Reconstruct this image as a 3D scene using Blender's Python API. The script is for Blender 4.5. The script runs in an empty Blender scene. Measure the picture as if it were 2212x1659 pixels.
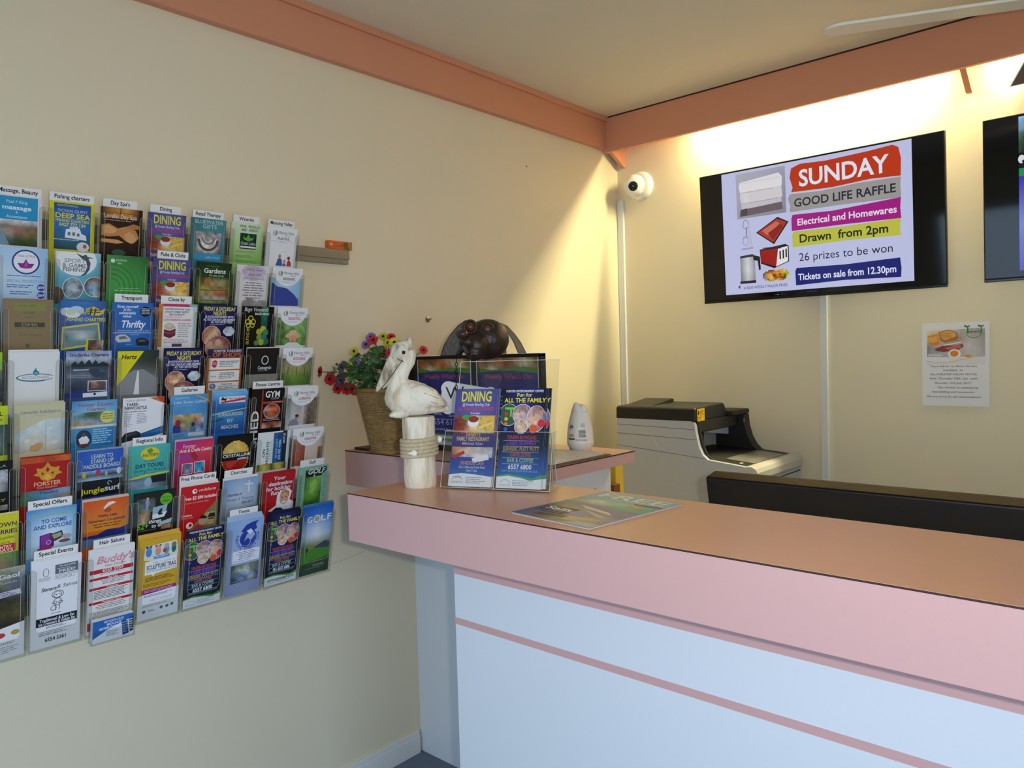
import bpy, bmesh, math, random
from mathutils import Vector, Matrix
S = bpy.context.scene
COL = S.collection
random.seed(7)

# ------------------------------------------------------------------ camera
cam_data = bpy.data.cameras.new('camera')
cam_data.sensor_width = 36.0
cam_data.lens = 1616.74 / 2212 * 36.0
cam_data.clip_start = 0.02
cam = bpy.data.objects.new('camera', cam_data)
COL.objects.link(cam)
CAM = Vector((2.05, -3.135, 1.435))
YAW, PITCH, ROLL = 0.725328, -0.0410085, -0.0284932
fw = Vector((-math.sin(YAW)*math.cos(PITCH), math.cos(YAW)*math.cos(PITCH), math.sin(PITCH)))
r0 = Vector((math.cos(YAW), math.sin(YAW), 0))
u0 = r0.cross(fw)
rt = r0*math.cos(ROLL) + u0*math.sin(ROLL)
up = -r0*math.sin(ROLL) + u0*math.cos(ROLL)
cam.matrix_world = Matrix(((rt.x, up.x, -fw.x, CAM.x), (rt.y, up.y, -fw.y, CAM.y), (rt.z, up.z, -fw.z, CAM.z), (0, 0, 0, 1)))
S.camera = cam

# ------------------------------------------------------------------ world, daylight, exposure
S.view_settings.view_transform = 'Standard'
S.view_settings.look = 'None'
S.view_settings.gamma = 1.0
S.view_settings.use_curve_mapping = False
S.view_settings.exposure = 0.0
S.cycles.transparent_max_bounces = 24
S.cycles.max_bounces = 10
world = bpy.data.worlds.new('daylight_sky')
S.world = world
world.use_nodes = True
bg = world.node_tree.nodes['Background']
bg.inputs[0].default_value = (0.62, 0.78, 1.0, 1)
bg.inputs[1].default_value = 0.15

def area(name, loc, size, aim, power, col):
    d = bpy.data.lights.new(name, 'AREA')
    d.shape = 'RECTANGLE'
    d.size, d.size_y = size
    d.energy = power
    d.color = col
    if name.startswith('daylight'):
        d.spread = math.radians(125)
    o = bpy.data.objects.new(name, d)
    COL.objects.link(o)
    o.location = loc
    o.rotation_euler = (Vector(aim)-Vector(loc)).to_track_quat('-Z', 'Y').to_euler()
    return o
# daylight through the entrance glazing behind the photographer and the glazed side door on the right
area('daylight_entrance', (1.8, -5.06, 1.1), (2.7, 2.0), (1.8, -1.7, 0.0), 23, (0.56, 0.76, 1.0))
area('daylight_side_door', (4.26, -3.4, 1.1), (1.5, 2.0), (1.2, -3.1, 0.0), 26, (0.52, 0.73, 1.0))
# the little flash of the camera, right of the lens
flash = area('camera_flash', CAM + rt*0.06 + up*0.025 - fw*0.02, (0.03, 0.02), CAM + fw*3, 9.0, (1.0, 0.97, 0.93))

# ------------------------------------------------------------------ helpers
def lin(h):
    if not isinstance(h, str):
        return tuple(h)
    if len(h) == 3:
        h = ''.join(c*2 for c in h)
    out = []
    for i in (0, 2, 4):
        c = int(h[i:i+2], 16)/255
        out.append(c/12.92 if c <= 0.04045 else ((c+0.055)/1.055)**2.4)
    return tuple(out)

def mat(name, col, rough=0.5, metal=0.0, spec=0.5, vary=0.0, scale=20.0, bump=0.0, bscale=80.0, emit=0.0, col2=None, stretch=None):
    m = bpy.data.materials.new(name)
    m.use_nodes = True
    nt = m.node_tree
    b = nt.nodes['Principled BSDF']
    c = lin(col)
    b.inputs['Base Color'].default_value = (*c, 1)
    b.inputs['Roughness'].default_value = rough
    b.inputs['Metallic'].default_value = metal
    b.inputs['Specular IOR Level'].default_value = spec
    tc = nt.nodes.new('ShaderNodeTexCoord')
    src = tc.outputs['Object']
    if stretch:
        mp = nt.nodes.new('ShaderNodeMapping')
        mp.inputs['Scale'].default_value = stretch
        nt.links.new(src, mp.inputs['Vector'])
        src = mp.outputs['Vector']
    if vary or col2:
        n = nt.nodes.new('ShaderNodeTexNoise')
        n.inputs['Scale'].default_value = scale
        n.inputs['Detail'].default_value = 6
        nt.links.new(src, n.inputs['Vector'])
        r = nt.nodes.new('ShaderNodeValToRGB')
        if col2:
            k = lin(col2)
            r.color_ramp.elements[0].position = 0.35
            r.color_ramp.elements[1].position = 0.65
            r.color_ramp.elements[0].color = (*c, 1)
            r.color_ramp.elements[1].color = (*k, 1)
        else:
            r.color_ramp.elements[0].color = (*[x*(1-vary) for x in c], 1)
            r.color_ramp.elements[1].color = (*[min(1, x*(1+vary)) for x in c], 1)
        nt.links.new(n.outputs['Fac'], r.inputs['Fac'])
        nt.links.new(r.outputs['Color'], b.inputs['Base Color'])
    if bump:
        n2 = nt.nodes.new('ShaderNodeTexNoise')
        n2.inputs['Scale'].default_value = bscale
        n2.inputs['Detail'].default_value = 4
        nt.links.new(src, n2.inputs['Vector'])
        bp = nt.nodes.new('ShaderNodeBump')
        bp.inputs['Strength'].default_value = bump
        bp.inputs['Distance'].default_value = 0.01
        nt.links.new(n2.outputs['Fac'], bp.inputs['Height'])
        nt.links.new(bp.outputs['Normal'], b.inputs['Normal'])
    if emit:
        b.inputs['Emission Color'].default_value = (*c, 1)
        b.inputs['Emission Strength'].default_value = emit
    return m

def print_mat(name, rough=0.4, emit=0.0):
    m = bpy.data.materials.new(name)
    m.use_nodes = True
    nt = m.node_tree
    b = nt.nodes['Principled BSDF']
    a = nt.nodes.new('ShaderNodeAttribute')
    a.attribute_name = 'ink'
    b.inputs['Roughness'].default_value = rough
    b.inputs['Specular IOR Level'].default_value = 0.35
    if emit:
        b.inputs['Base Color'].default_value = (0.01, 0.01, 0.01, 1)
        nt.links.new(a.outputs['Color'], b.inputs['Emission Color'])
        b.inputs['Emission Strength'].default_value = emit
    else:
        nt.links.new(a.outputs['Color'], b.inputs['Base Color'])
    return m

def clear_mat(name, tint, gloss=0.05, base=0.06):
    m = bpy.data.materials.new(name)
    m.use_nodes = True
    nt = m.node_tree
    for n in list(nt.nodes):
        nt.nodes.remove(n)
    out = nt.nodes.new('ShaderNodeOutputMaterial')
    t = nt.nodes.new('ShaderNodeBsdfTransparent')
    t.inputs[0].default_value = (*tint, 1)
    g = nt.nodes.new('ShaderNodeBsdfGlossy')
    g.inputs['Roughness'].default_value = gloss
    lw = nt.nodes.new('ShaderNodeLayerWeight')
    lw.inputs['Blend'].default_value = 0.5
    pw = nt.nodes.new('ShaderNodeMath')
    pw.operation = 'POWER'
    pw.inputs[1].default_value = 4.0
    nt.links.new(lw.outputs['Facing'], pw.inputs[0])
    f = nt.nodes.new('ShaderNodeMath')
    f.operation = 'MULTIPLY_ADD'
    f.inputs[1].default_value = 0.35
    f.inputs[2].default_value = 0.035
    nt.links.new(pw.outputs[0], f.inputs[0])
    mx = nt.nodes.new('ShaderNodeMixShader')
    nt.links.new(f.outputs[0], mx.inputs[0])
    nt.links.new(t.outputs[0], mx.inputs[1])
    nt.links.new(g.outputs[0], mx.inputs[2])
    nt.links.new(mx.outputs[0], out.inputs[0])
    return m

class M:
    """collects shapes into one mesh"""
    def __init__(s, T=None):
        s.v, s.f, s.T = [], [], T
    def add(s, vs, fs):
        n = len(s.v)
        s.v += [Vector(v) for v in vs]
        s.f += [[i+n for i in f] for f in fs]
        return s
    def box(s, x0, y0, z0, x1, y1, z1):
        return s.add([(x0,y0,z0),(x1,y0,z0),(x1,y1,z0),(x0,y1,z0),(x0,y0,z1),(x1,y0,z1),(x1,y1,z1),(x0,y1,z1)],
                     [(0,3,2,1),(4,5,6,7),(0,1,5,4),(1,2,6,5),(2,3,7,6),(3,0,4,7)])
    def rings(s, rings, cap=True, closed=False):
        n, k = len(rings[0]), len(rings)
        vs = [p for r in rings for p in r]
        fs = []
        for i in range(k if closed else k-1):
            a, b = i*n, ((i+1) % k)*n
            for j in range(n):
                fs.append((a+j, a+(j+1) % n, b+(j+1) % n, b+j))
        if cap and not closed:
            fs.append(tuple(range(n-1, -1, -1)))
            fs.append(tuple(range((k-1)*n, k*n)))
        return s.add(vs, fs)
    def lathe(s, prof, c=(0,0,0), n=32, ax=(0,0,1)):
        q = Vector((0,0,1)).rotation_difference(Vector(ax))
        c = Vector(c)
        return s.rings([[c+q @ Vector((r*math.cos(6.28319*j/n), r*math.sin(6.28319*j/n), z)) for j in range(n)] for r, z in prof])
    def tube(s, pts, r, n=10, closed=False):
        pts = [Vector(p) for p in pts]
        if not hasattr(r, '__len__'):
            r = [r]*len(pts)
        rr, prev = [], None
        for i, p in enumerate(pts):
            if closed:
                t = pts[(i+1) % len(pts)]-pts[i-1]
            else:
                t = pts[min(i+1, len(pts)-1)]-pts[max(i-1, 0)]
            t.normalize()
            if prev is None:
                a = t.orthogonal().normalized()
            else:
                a = (prev-t*prev.dot(t)).normalized()
            prev = a
            b = t.cross(a)
            rr.append([p+(a*math.cos(6.28319*j/n)+b*math.sin(6.28319*j/n))*r[i] for j in range(n)])
        return s.rings(rr, closed=closed)
    def ell(s, c, r, nu=20, nv=12, R=None):
        c = Vector(c)
        R = R or Matrix.Identity(3)
        rings = []
        for i in range(nv+1):
            a = -math.pi/2+math.pi*i/nv
            k = max(math.cos(a), 0.004)
            rings.append([c+R @ Vector((r[0]*k*math.cos(6.28319*j/nu), r[1]*k*math.sin(6.28319*j/nu), r[2]*math.sin(a))) for j in range(nu)])
        return s.rings(rings)
    def prism(s, poly, O, U, V, W, d):
        O, U, V, W = map(Vector, (O, U, V, W))
        n = len(poly)
        a = [O+U*p[0]+V*p[1] for p in poly]
        vs = a+[p+W*d for p in a]
        return s.add(vs, [tuple(range(n)), tuple(range(2*n-1, n-1, -1))]+[(i, i+n, (i+1) % n+n, (i+1) % n) for i in range(n)])
    def loft(s, O, U, V, W, st, n=20):
        """st: (u, v, in-plane radius, out-of-plane radius) stations of a bent body lying in the U,V plane"""
        O, U, V, W = map(Vector, (O, U, V, W))
        rings = []
        for i, (u, v, a, b) in enumerate(st):
            p, q = st[max(i-1, 0)], st[min(i+1, len(st)-1)]
            t = Vector((q[0]-p[0], q[1]-p[1])).normalized()
            N = U*(-t.y)+V*t.x
            c = O+U*u+V*v
            rings.append([c+N*a*math.cos(6.28319*j/n)+W*b*math.sin(6.28319*j/n) for j in range(n)])
        return s.rings(rings)
    def make(s, name, m, parent=None, smooth=False, bevel=0.0, seg=2, sub=0):
        me = bpy.data.meshes.new(name)
        T = s.T
        me.from_pydata([tuple(T @ v if T else v) for v in s.v], [], s.f)
        bm = bmesh.new()
        bm.from_mesh(me)
        bmesh.ops.recalc_face_normals(bm, faces=bm.faces)
        bm.to_mesh(me)
        bm.free()
        me.materials.append(m)
        o = bpy.data.objects.new(name, me)
        COL.objects.link(o)
        if smooth:
            for p in me.polygons:
                p.use_smooth = True
            if smooth == 'auto':
                me.set_sharp_from_angle(angle=math.radians(40))
        if bevel:
            b = o.modifiers.new('bevel', 'BEVEL')
            b.width, b.segments, b.limit_method, b.angle_limit = bevel, seg, 'ANGLE', math.radians(40)
        if sub:
            b = o.modifiers.new('subdivision', 'SUBSURF')
            b.levels = b.render_levels = sub
        if parent:
            own(o, parent)
        return o

def own(o, parent):
    """make o a part of parent, keeping its place"""
    o.parent = parent
    o.matrix_parent_inverse = parent.matrix_world.inverted()

def tag(o, label, cat, group=None, kind=None):
    o['label'] = label
    o['category'] = cat
    if group:
        o['group'] = group
    if kind:
        o['kind'] = kind
    return o

def thing(name, loc, label, cat, group=None):
    o = bpy.data.objects.new(name, None)
    o.empty_display_size = 0.03
    COL.objects.link(o)
    o.matrix_world = Matrix.Translation(loc)
    o.location = loc
    return tag(o, label, cat, group)

def struct(o, label=None, cat=None):
    o['kind'] = 'structure'
    if label:
        o['label'] = label
        o['category'] = cat
    return o

# ---- lettering: outlines of the built-in font, one small mesh per letter
CHARS = sorted(set("ABCDEFGHIJKLMNOPQRSTUVWXYZabcdefghijklmnopqrstuvwxyz0123456789&@$.,'?!+-/:()"))
GL = {}
def load_letters():
    tmp = []
    for st, off in (('r', 0.0), ('b', 0.022)):
        for ch in CHARS:
            for kind in ('g', 'w'):
                if kind == 'w' and st == 'b':
                    continue
                c = bpy.data.curves.new('letter', 'FONT')
                c.body = ch if kind == 'g' else 'H'+ch+'H'
                c.size = 1.0
                c.offset = off if kind == 'g' else 0.0
                c.resolution_u = 3
                o = bpy.data.objects.new('letter', c)
                COL.objects.link(o)
                tmp.append((st, ch, kind, o))
    bpy.context.view_layer.update()
    dg = bpy.context.evaluated_depsgraph_get()
    width = {}
    for st, ch, kind, o in tmp:
        me = o.evaluated_get(dg).to_mesh()
        vs = [(v.co.x, v.co.y) for v in me.vertices]
        if kind == 'g':
            GL[st+ch] = (vs, [tuple(p.vertices) for p in me.polygons])
        else:
            width[ch] = max(v[0] for v in vs)
    hw = max(v[0] for v in GL['rH'][0])+min(v[0] for v in GL['rH'][0])
    hmax = max(v[0] for v in GL['rH'][0])
    for ch in CHARS:
        GL['w'+ch] = width[ch]-hmax-hw
    GL['cap'] = max(v[1] for v in GL['rH'][0])
    for st, ch, kind, o in tmp:
        c = o.data
        bpy.data.objects.remove(o)
        bpy.data.curves.remove(c)
load_letters()

class Card:
    """a printed sheet: paper body with flat ink on its face. Units mm, origin top left, y down."""
    def __init__(s, w, h, base='ffffff', thick=1.2, body=True, seed=1):
        s.w, s.h, s.v, s.f, s.c, s.z = w, h, [], [], [], 0.0
        s.rng = random.Random(seed)
        c = lin(base)
        if body:
            v = [(0,0,-thick),(w,0,-thick),(w,h,-thick),(0,h,-thick),(0,0,0),(w,0,0),(w,h,0),(0,h,0)]
            s.put(v, [(0,3,2,1),(4,5,6,7),(0,1,5,4),(1,2,6,5),(2,3,7,6),(3,0,4,7)], c)
    def put(s, v, f, c):
        n = len(s.v)
        s.v += [(min(s.w, max(0, p[0])), min(s.h, max(0, p[1])), p[2]) for p in v]
        s.f += [tuple(i+n for i in q) for q in f]
        s.c += c if isinstance(c, list) else [c]*len(v)
    def up(s):
        s.z += 0.024
        return s.z
    def poly(s, pts, c):
        z = s.up()
        s.put([(x, y, z) for x, y in pts], [tuple(range(len(pts)))], lin(c))
    def rect(s, a, b, c, d, col):
        s.poly([(a,b),(c,b),(c,d),(a,d)], col)
    def disc(s, cx, cy, rx, ry, c):
        s.poly([(cx+rx*math.cos(i*.2618), cy+ry*math.sin(i*.2618)) for i in range(24)], c)
    def ring(s, cx, cy, rx, ry, w, c, a0=0.0, a1=360.0):
        z = s.up()
        n = 28
        v = []
        for i in range(n+1):
            a = math.radians(a0+(a1-a0)*i/n)
            v += [(cx+rx*math.cos(a), cy+ry*math.sin(a), z), (cx+(rx-w)*math.cos(a), cy+(ry-w)*math.sin(a), z)]
        s.put(v, [(2*i, 2*i+1, 2*i+3, 2*i+2) for i in range(n)], lin(c))
    def photo(s, x0, y0, x1, y1, rows, noise=0.2, nx=14, mask=False):
        g = [[lin(c) for c in r.split(',')] for r in rows.split('|')]
        ny = max(2, int(nx*(y1-y0)/max(1e-6, x1-x0)))
        z = s.up()
        v, c = [], []
        q_ = [[s.rng.random()*2-1 for _ in range(nx//2+3)] for _ in range(ny//2+3)]
        def N_(a, b):
            i, j = int(a), int(b)
            a, b = a-i, b-j
            return (q_[j][i]*(1-a)+q_[j][i+1]*a)*(1-b)+(q_[j+1][i]*(1-a)+q_[j+1][i+1]*a)*b
        for j in range(ny+1):
            fy = j/ny*(len(g)-1)
            j0 = min(int(fy), max(len(g)-2, 0))
            for i in range(nx+1):
                ro = []
                for jj in (j0, min(j0+1, len(g)-1)):
                    row = g[jj]
                    fx = i/nx*(len(row)-1)
                    i0 = min(int(fx), max(len(row)-2, 0))
                    t = fx-i0
                    p, q = row[i0], row[min(i0+1, len(row)-1)]
                    ro.append([a+(b-a)*t for a, b in zip(p, q)])
                t = fy-j0 if len(g) > 1 else 0
                k = 1+noise*(s.rng.random()*2-1)*.7+noise*1.5*N_(i*.42, j*.42)
                c.append(tuple(min(1, max(0, (a+(b-a)*t)*k)) for a, b in zip(*ro)))
                v.append((x0+(x1-x0)*i/nx, y0+(y1-y0)*j/ny, z))
        f = []
        cx, cy, rx, ry = (x0+x1)/2, (y0+y1)/2, (x1-x0)/2, (y1-y0)/2
        for j in range(ny):
            for i in range(nx):
                if mask:
                    mx, my = x0+(x1-x0)*(i+.5)/nx, y0+(y1-y0)*(j+.5)/ny
                    if ((mx-cx)/rx)**2+((my-cy)/ry)**2 > 1:
                        continue
                a = j*(nx+1)+i
                f.append((a, a+1, a+nx+2, a+nx+1))
        s.put(v, f, c)
    def text(s, x, y, h, txt, col, al='c', bold=False, shear=0.0, fit=0.0, rot=0.0, curve=None, gap=0.0):
        k = h/GL['cap']
        adv = [(GL['w'+ch] if ch != ' ' else 0.28)+gap for ch in txt if ch == ' ' or 'w'+ch in GL]
        txt = [ch for ch in txt if ch == ' ' or 'w'+ch in GL]
        tot = sum(adv)*k or 1
        sx = fit/tot if fit else 1.0
        X = {'c': -tot*sx/2, 'l': 0, 'r': -tot*sx}[al]
        ca, sa = math.cos(math.radians(rot)), math.sin(math.radians(rot))
        z = s.up()
        c = lin(col)
        for ch, a in zip(txt, adv):
            if ch != ' ':
                vs, fs = GL[('b' if bold else 'r')+ch]
                o = []
                for gx, gy in vs:
                    px = X+(gx+gy*shear)*k*sx
                    py = -gy*k
                    if curve:
                        t = (X+a*k*sx/2)/curve
                        lx = px-(X+a*k*sx/2)
                        rr = curve-py
                        px, py = math.sin(t)*rr+math.cos(t)*lx, -math.cos(t)*rr+math.sin(t)*lx+curve
                    o.append((x+px*ca+py*sa, y-px*sa+py*ca, z))
                s.put(o, fs, c)
            X += a*k*sx
    def lines(s, x0, y0, x1, y1, n, col, ragged=0.35, cent=False):
        z = s.up()
        p = (y1-y0)/n
        c = lin(col)
        for i in range(n):
            y = y0+i*p
            x = x0
            e = x1-(x1-x0)*s.rng.random()*ragged
            sh = (x1-e)/2 if cent else 0
            while x < e:
                w = min(e-x, p*(0.8+2.6*s.rng.random()))
                s.put([(x+sh,y,z),(x+w+sh,y,z),(x+w+sh,y+p*.42,z),(x+sh,y+p*.42,z)], [(0,1,2,3)], c)
                x += w+p*.35
    def draw(s, spec):
        for op in spec.split(';'):
            op = op.strip()
            if not op:
                continue
            k = op[0]
            if k == 'p':
                a = op.split()
                s.poly([tuple(map(float, q.split(','))) for q in a[2:]], a[1])
            elif k == 'r':
                a = op.split()
                s.rect(*map(float, a[1:5]), a[5])
            elif k == 'e':
                a = op.split()
                s.disc(*map(float, a[1:5]), a[5])
            elif k == 'o':
                a = op.split()
                s.ring(*map(float, a[1:6]), a[6], *map(float, a[7:9]))
            elif k in 'gG':
                a = op.split()
                s.photo(*map(float, a[1:5]), a[5], float(a[6]) if len(a) > 6 else .2, int(a[7]) if len(a) > 7 else 14, k == 'G')
            elif k in 'nm':
                a = op.split()
                s.lines(*map(float, a[1:5]), int(a[5]), a[6], .35, k == 'm')
            elif k in 'tTiIlLvVrR':
                a = op.split(None, 5)
                hh = a[3].split('/')
                s.text(float(a[1]), float(a[2]), float(hh[0]), a[5], a[4], al='l' if k in 'lL' else 'c', bold=k in 'TILV',
                       shear=.25 if k in 'iI' else 0, fit=float(hh[1]) if len(hh) > 1 else 0, rot=90 if k in 'vV' else 0)
    def make(s, name, m, T, parent=None, scale=0.001):
        """T: matrix of the sheet's frame (x right, y up, z out of the face), origin bottom centre"""
        me = bpy.data.meshes.new(name)
        me.from_pydata([((x-s.w/2)*scale, (s.h-y)*scale, z*scale) for x, y, z in s.v], [], s.f)
        a = me.color_attributes.new('ink', 'FLOAT_COLOR', 'POINT')
        buf = []
        for q in s.c:
            buf += [q[0], q[1], q[2], 1.0]
        a.data.foreach_set('color', buf)
        me.materials.append(m)
        o = bpy.data.objects.new(name, me)
        COL.objects.link(o)
        o.matrix_world = T
        if parent:
            own(o, parent)
        return o

def frame(o, x, y):
    """matrix with origin o, local x and y axes"""
    x, y, o = Vector(x).normalized(), Vector(y).normalized(), Vector(o)
    z = x.cross(y)
    return Matrix(((x.x,y.x,z.x,o.x),(x.y,y.y,z.y,o.y),(x.z,y.z,z.z,o.z),(0,0,0,1)))

# ------------------------------------------------------------------ materials
CREAM = mat('cream_wall_paint', 'ebdfc1', 0.55, vary=0.02, scale=3, bump=0.03, bscale=260)
CEIL = mat('ceiling_paint', 'e6dcc8', 0.8, vary=0.02, scale=4, bump=0.05, bscale=200)
TERRA = mat('terracotta_paint', 'd69473', 0.5, vary=0.03, scale=8, bump=0.03, bscale=300)
WHITEP = mat('white_paint', 'e8e9e6', 0.45, vary=0.01, scale=6)
LAMW = mat('white_laminate', 'dfe6ee', 0.35, vary=0.01, scale=5, bump=0.02, bscale=300)
PINK = mat('pink_laminate', 'd3a8a6', 0.4, vary=0.02, scale=60, bump=0.02, bscale=400)
TOP = mat('peach_laminate', 'e2ab8c', 0.3, vary=0.03, scale=50, bump=0.015, bscale=300)
DARKEDGE = mat('brown_joint', '3a1f1a', 0.6)
CARPET = mat('blue_grey_carpet', '6f7c90', 0.95, vary=0.2, scale=400, bump=0.4, bscale=500)
BLACK = mat('black_plastic', '101010', 0.45, vary=0.05, scale=30)
GLOSSB = mat('gloss_black', '060606', 0.06)
ACRY = clear_mat('clear_acrylic', (0.945, 0.95, 0.94))
PAPER = print_mat('printed_paper', 0.38)
PLAINP = print_mat('matt_paper', 0.6)
SCREEN = print_mat('lit_screen', 0.1, emit=0.8)
GREYM = mat('taupe_metal', '8d8572', 0.45, metal=0.2)
CHROME = mat('brushed_metal', '9a948a', 0.3, metal=1.0)
# ------------------------------------------------------------------ the room
CZ = 2.535
RX, FY = 4.2, -5.0
struct(M().box(-0.12, -5.12, -0.1, RX+0.12, 0.12, 0.0).make('floor', CARPET))
struct(M().box(-0.12, -5.12, CZ, RX+0.12, 0.12, CZ+0.1).make('ceiling', CEIL))
struct(M().box(-0.12, -5.12, 0, 0, 0.12, CZ).make('wall_left', CREAM))
struct(M().box(0, 0, 0, RX, 0.12, CZ).make('wall_back', CREAM))
w = M()   # wall behind the photographer with the wide glazed entrance
w.box(0, FY-0.12, 0, 0.45, FY, CZ).box(3.15, FY-0.12, 0, RX, FY, CZ).box(0.45, FY-0.12, 2.1, 3.15, FY, CZ).box(0.45, FY-0.12, 0, 3.15, FY, 0.1)
struct(w.make('wall_front', CREAM))
w = M()
w.box(RX, FY-0.12, 0, RX+0.12, -4.15, CZ).box(RX, -2.65, 0, RX+0.12, 0.12, CZ).box(RX, -4.15, 2.1, RX+0.12, -2.65, CZ)
struct(w.make('wall_right', CREAM))
f = M()
for x in (0.45, 1.33, 2.22, 3.1):
    f.box(x, FY-0.08, 0.1, x+0.05, FY-0.03, 2.1)
f.box(0.45, FY-0.08, 0.1, 3.15, FY-0.03, 0.15).box(0.45, FY-0.08, 2.05, 3.15, FY-0.03, 2.1)
struct(f.make('window_1', mat('dark_window_frame', '3c3a38', 0.5)))
f = M()
for y in (-4.15, -2.7):
    f.box(RX+0.03, y, 0, RX+0.08, y+0.05, 2.1)
f.box(RX+0.03, -4.1, 0, RX+0.08, -2.7, 0.08).box(RX+0.03, -4.1, 2.04, RX+0.08, -2.7, 2.1)
struct(f.make('door_1', bpy.data.materials['dark_window_frame']))
b = M().box(0, -5, 0, 0.014, -1.392, 0.066).box(0, -5, 0.066, 0.010, -1.392, 0.081)
struct(b.make('baseboard_left', WHITEP, bevel=0.002))
# terracotta timber at the ceiling: beam on the left wall and the light pelmet across the back wall
b = M().box(0, -5, 2.387, 0.03, -0.115, 2.522).box(0, -5, 2.512, 0.042, -0.115, CZ)
struct(b.make('trim_1', TERRA, bevel=0.002))
p = M().box(0.012, -0.135, 2.372, RX, -0.115, CZ-0.004)
struct(p.make('trim_2', TERRA, bevel=0.0015))
struct(M().box(0.012, -0.139, CZ-0.0028, RX, -0.112, CZ).make('trim_3', DARKEDGE))
for i, x in enumerate((0.028, 1.485, 2.95)):
    k = M().prism([(-0.115, 2.374), (-0.115, 2.46), (0, 2.46), (0, 2.318), (-0.012, 2.318)], (x, 0, 0), (0,1,0), (0,0,1), (1,0,0), 0.02)
    struct(k.make('trim_%d' % (4+i), TERRA, bevel=0.001))
# faint plaster crack by the counter
cr = M()
pts = [(-1.98,0.742),(-1.93,0.748),(-1.86,0.752),(-1.80,0.77),(-1.765,0.80),(-1.745,0.84)]
for p_, q_ in zip(pts, pts[1:]):
    cr.add([(0.0004,p_[0],p_[1]),(0.0004,q_[0],q_[1]),(0.0004,q_[0],q_[1]+0.0012),(0.0004,p_[0],p_[1]+0.0012)], [(0,1,2,3)])
pts = [(-1.86,0.752),(-1.79,0.765),(-1.70,0.768),(-1.60,0.78)]
for p_, q_ in zip(pts, pts[1:]):
    cr.add([(0.0004,p_[0],p_[1]),(0.0004,q_[0],q_[1]),(0.0004,q_[0],q_[1]+0.0008),(0.0004,p_[0],p_[1]+0.0008)], [(0,1,2,3)])
struct(cr.make('trim_7', mat('crack_line', '8f8878', 0.9)))

# fluorescent battens hidden by the pelmet
WARM = mat('warm_tube', 'fff4bc', 0.5, emit=320)
for x0, x1, lab in ((0.46, 1.38, 'fluorescent batten behind the pelmet above the towel-picture screen'), (1.60, 2.75, 'fluorescent batten behind the pelmet at the right of the room')):
    t = thing('fluorescent_batten', (x0, -0.05, 2.48), lab, 'light')
    M().box(x0, -0.075, 2.475, x1, -0.025, 2.52).make('fixture_body', WHITEP, t, bevel=0.003)
    M().lathe([(0.012,0),(0.013,0.002),(0.013,x1-x0-0.042),(0.012,x1-x0-0.04)], (x0+0.02,-0.05,2.455), 12, (1,0,0)).make('tube', WARM, t, smooth='auto')
    for x in (x0+0.004, x1-0.018):
        M().box(x, -0.064, 2.44, x+0.014, -0.036, 2.476).make('lamp_holder', WHITEP, t)

# ceiling fan: only one blade reaches into the picture
FANM = mat('cream_fan_paint', 'f3ebd6', 0.4, vary=0.02)
hub = Vector((1.945, -0.826, 0))
FZ = 2.25
fan = thing('ceiling_fan', (hub.x, hub.y, CZ), 'cream ceiling fan with one long round-ended blade showing near the pelmet', 'fan')
M().lathe([(0.02,2.46),(0.055,2.475),(0.07,2.50),(0.07,CZ-0.001)], (hub.x,hub.y,0), 24).make('canopy', FANM, fan, smooth='auto')
M().lathe([(0.012,FZ+0.05),(0.012,2.47)], (hub.x,hub.y,0), 14).make('down_rod', FANM, fan, smooth='auto')
M().lathe([(0.02,FZ-0.05),(0.075,FZ-0.045),(0.085,FZ-0.02),(0.085,FZ+0.03),(0.06,FZ+0.055),(0.02,FZ+0.06)], (hub.x,hub.y,0), 28).make('motor', FANM, fan, smooth='auto')
for a in (204.5, 324.5, 84.5):
    d = Vector((math.cos(math.radians(a)), math.sin(math.radians(a)), 0))
    n = Vector((-d.y, d.x, 0))
    pn = (n+Vector((0,0,-0.10))).normalized()
    poly = [(0.13,-0.040),(0.60,-0.046)]+[(0.60+0.044*math.sin(t), -0.046*math.cos(t)) for t in [i*math.pi/12 for i in range(1, 12)]]+[(0.60,0.046),(0.13,0.040)]
    M().prism(poly, hub+Vector((0,0,FZ-0.004)), d, pn, d.cross(pn), 0.008).make('blade', FANM, fan, bevel=0.002)
    bb = M(Matrix.Translation(hub+Vector((0,0,FZ+0.006))) @ Matrix.Rotation(math.radians(a), 4, 'Z'))
    bb.box(0.07,-0.018,0,0.22,0.018,0.006).make('blade_bracket', GREYM, fan)

# ------------------------------------------------------------------ back wall: screens, conduits, camera, notice
def conduit(x, z0, z1, lab, w=0.026, y=0.0):
    o = M().box(x-w/2, y-0.014, z0, x+w/2, y, z1).make('cable_conduit', WHITEP, bevel=0.002)
    return tag(o, lab, 'conduit')
conduit(0.019, 0.3, 2.165, 'white cable conduit running down the room corner under the dome camera', 0.034)
conduit(0.981, 0.3, 1.66, 'white cable conduit running down the wall under the large screen', 0.028)

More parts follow.
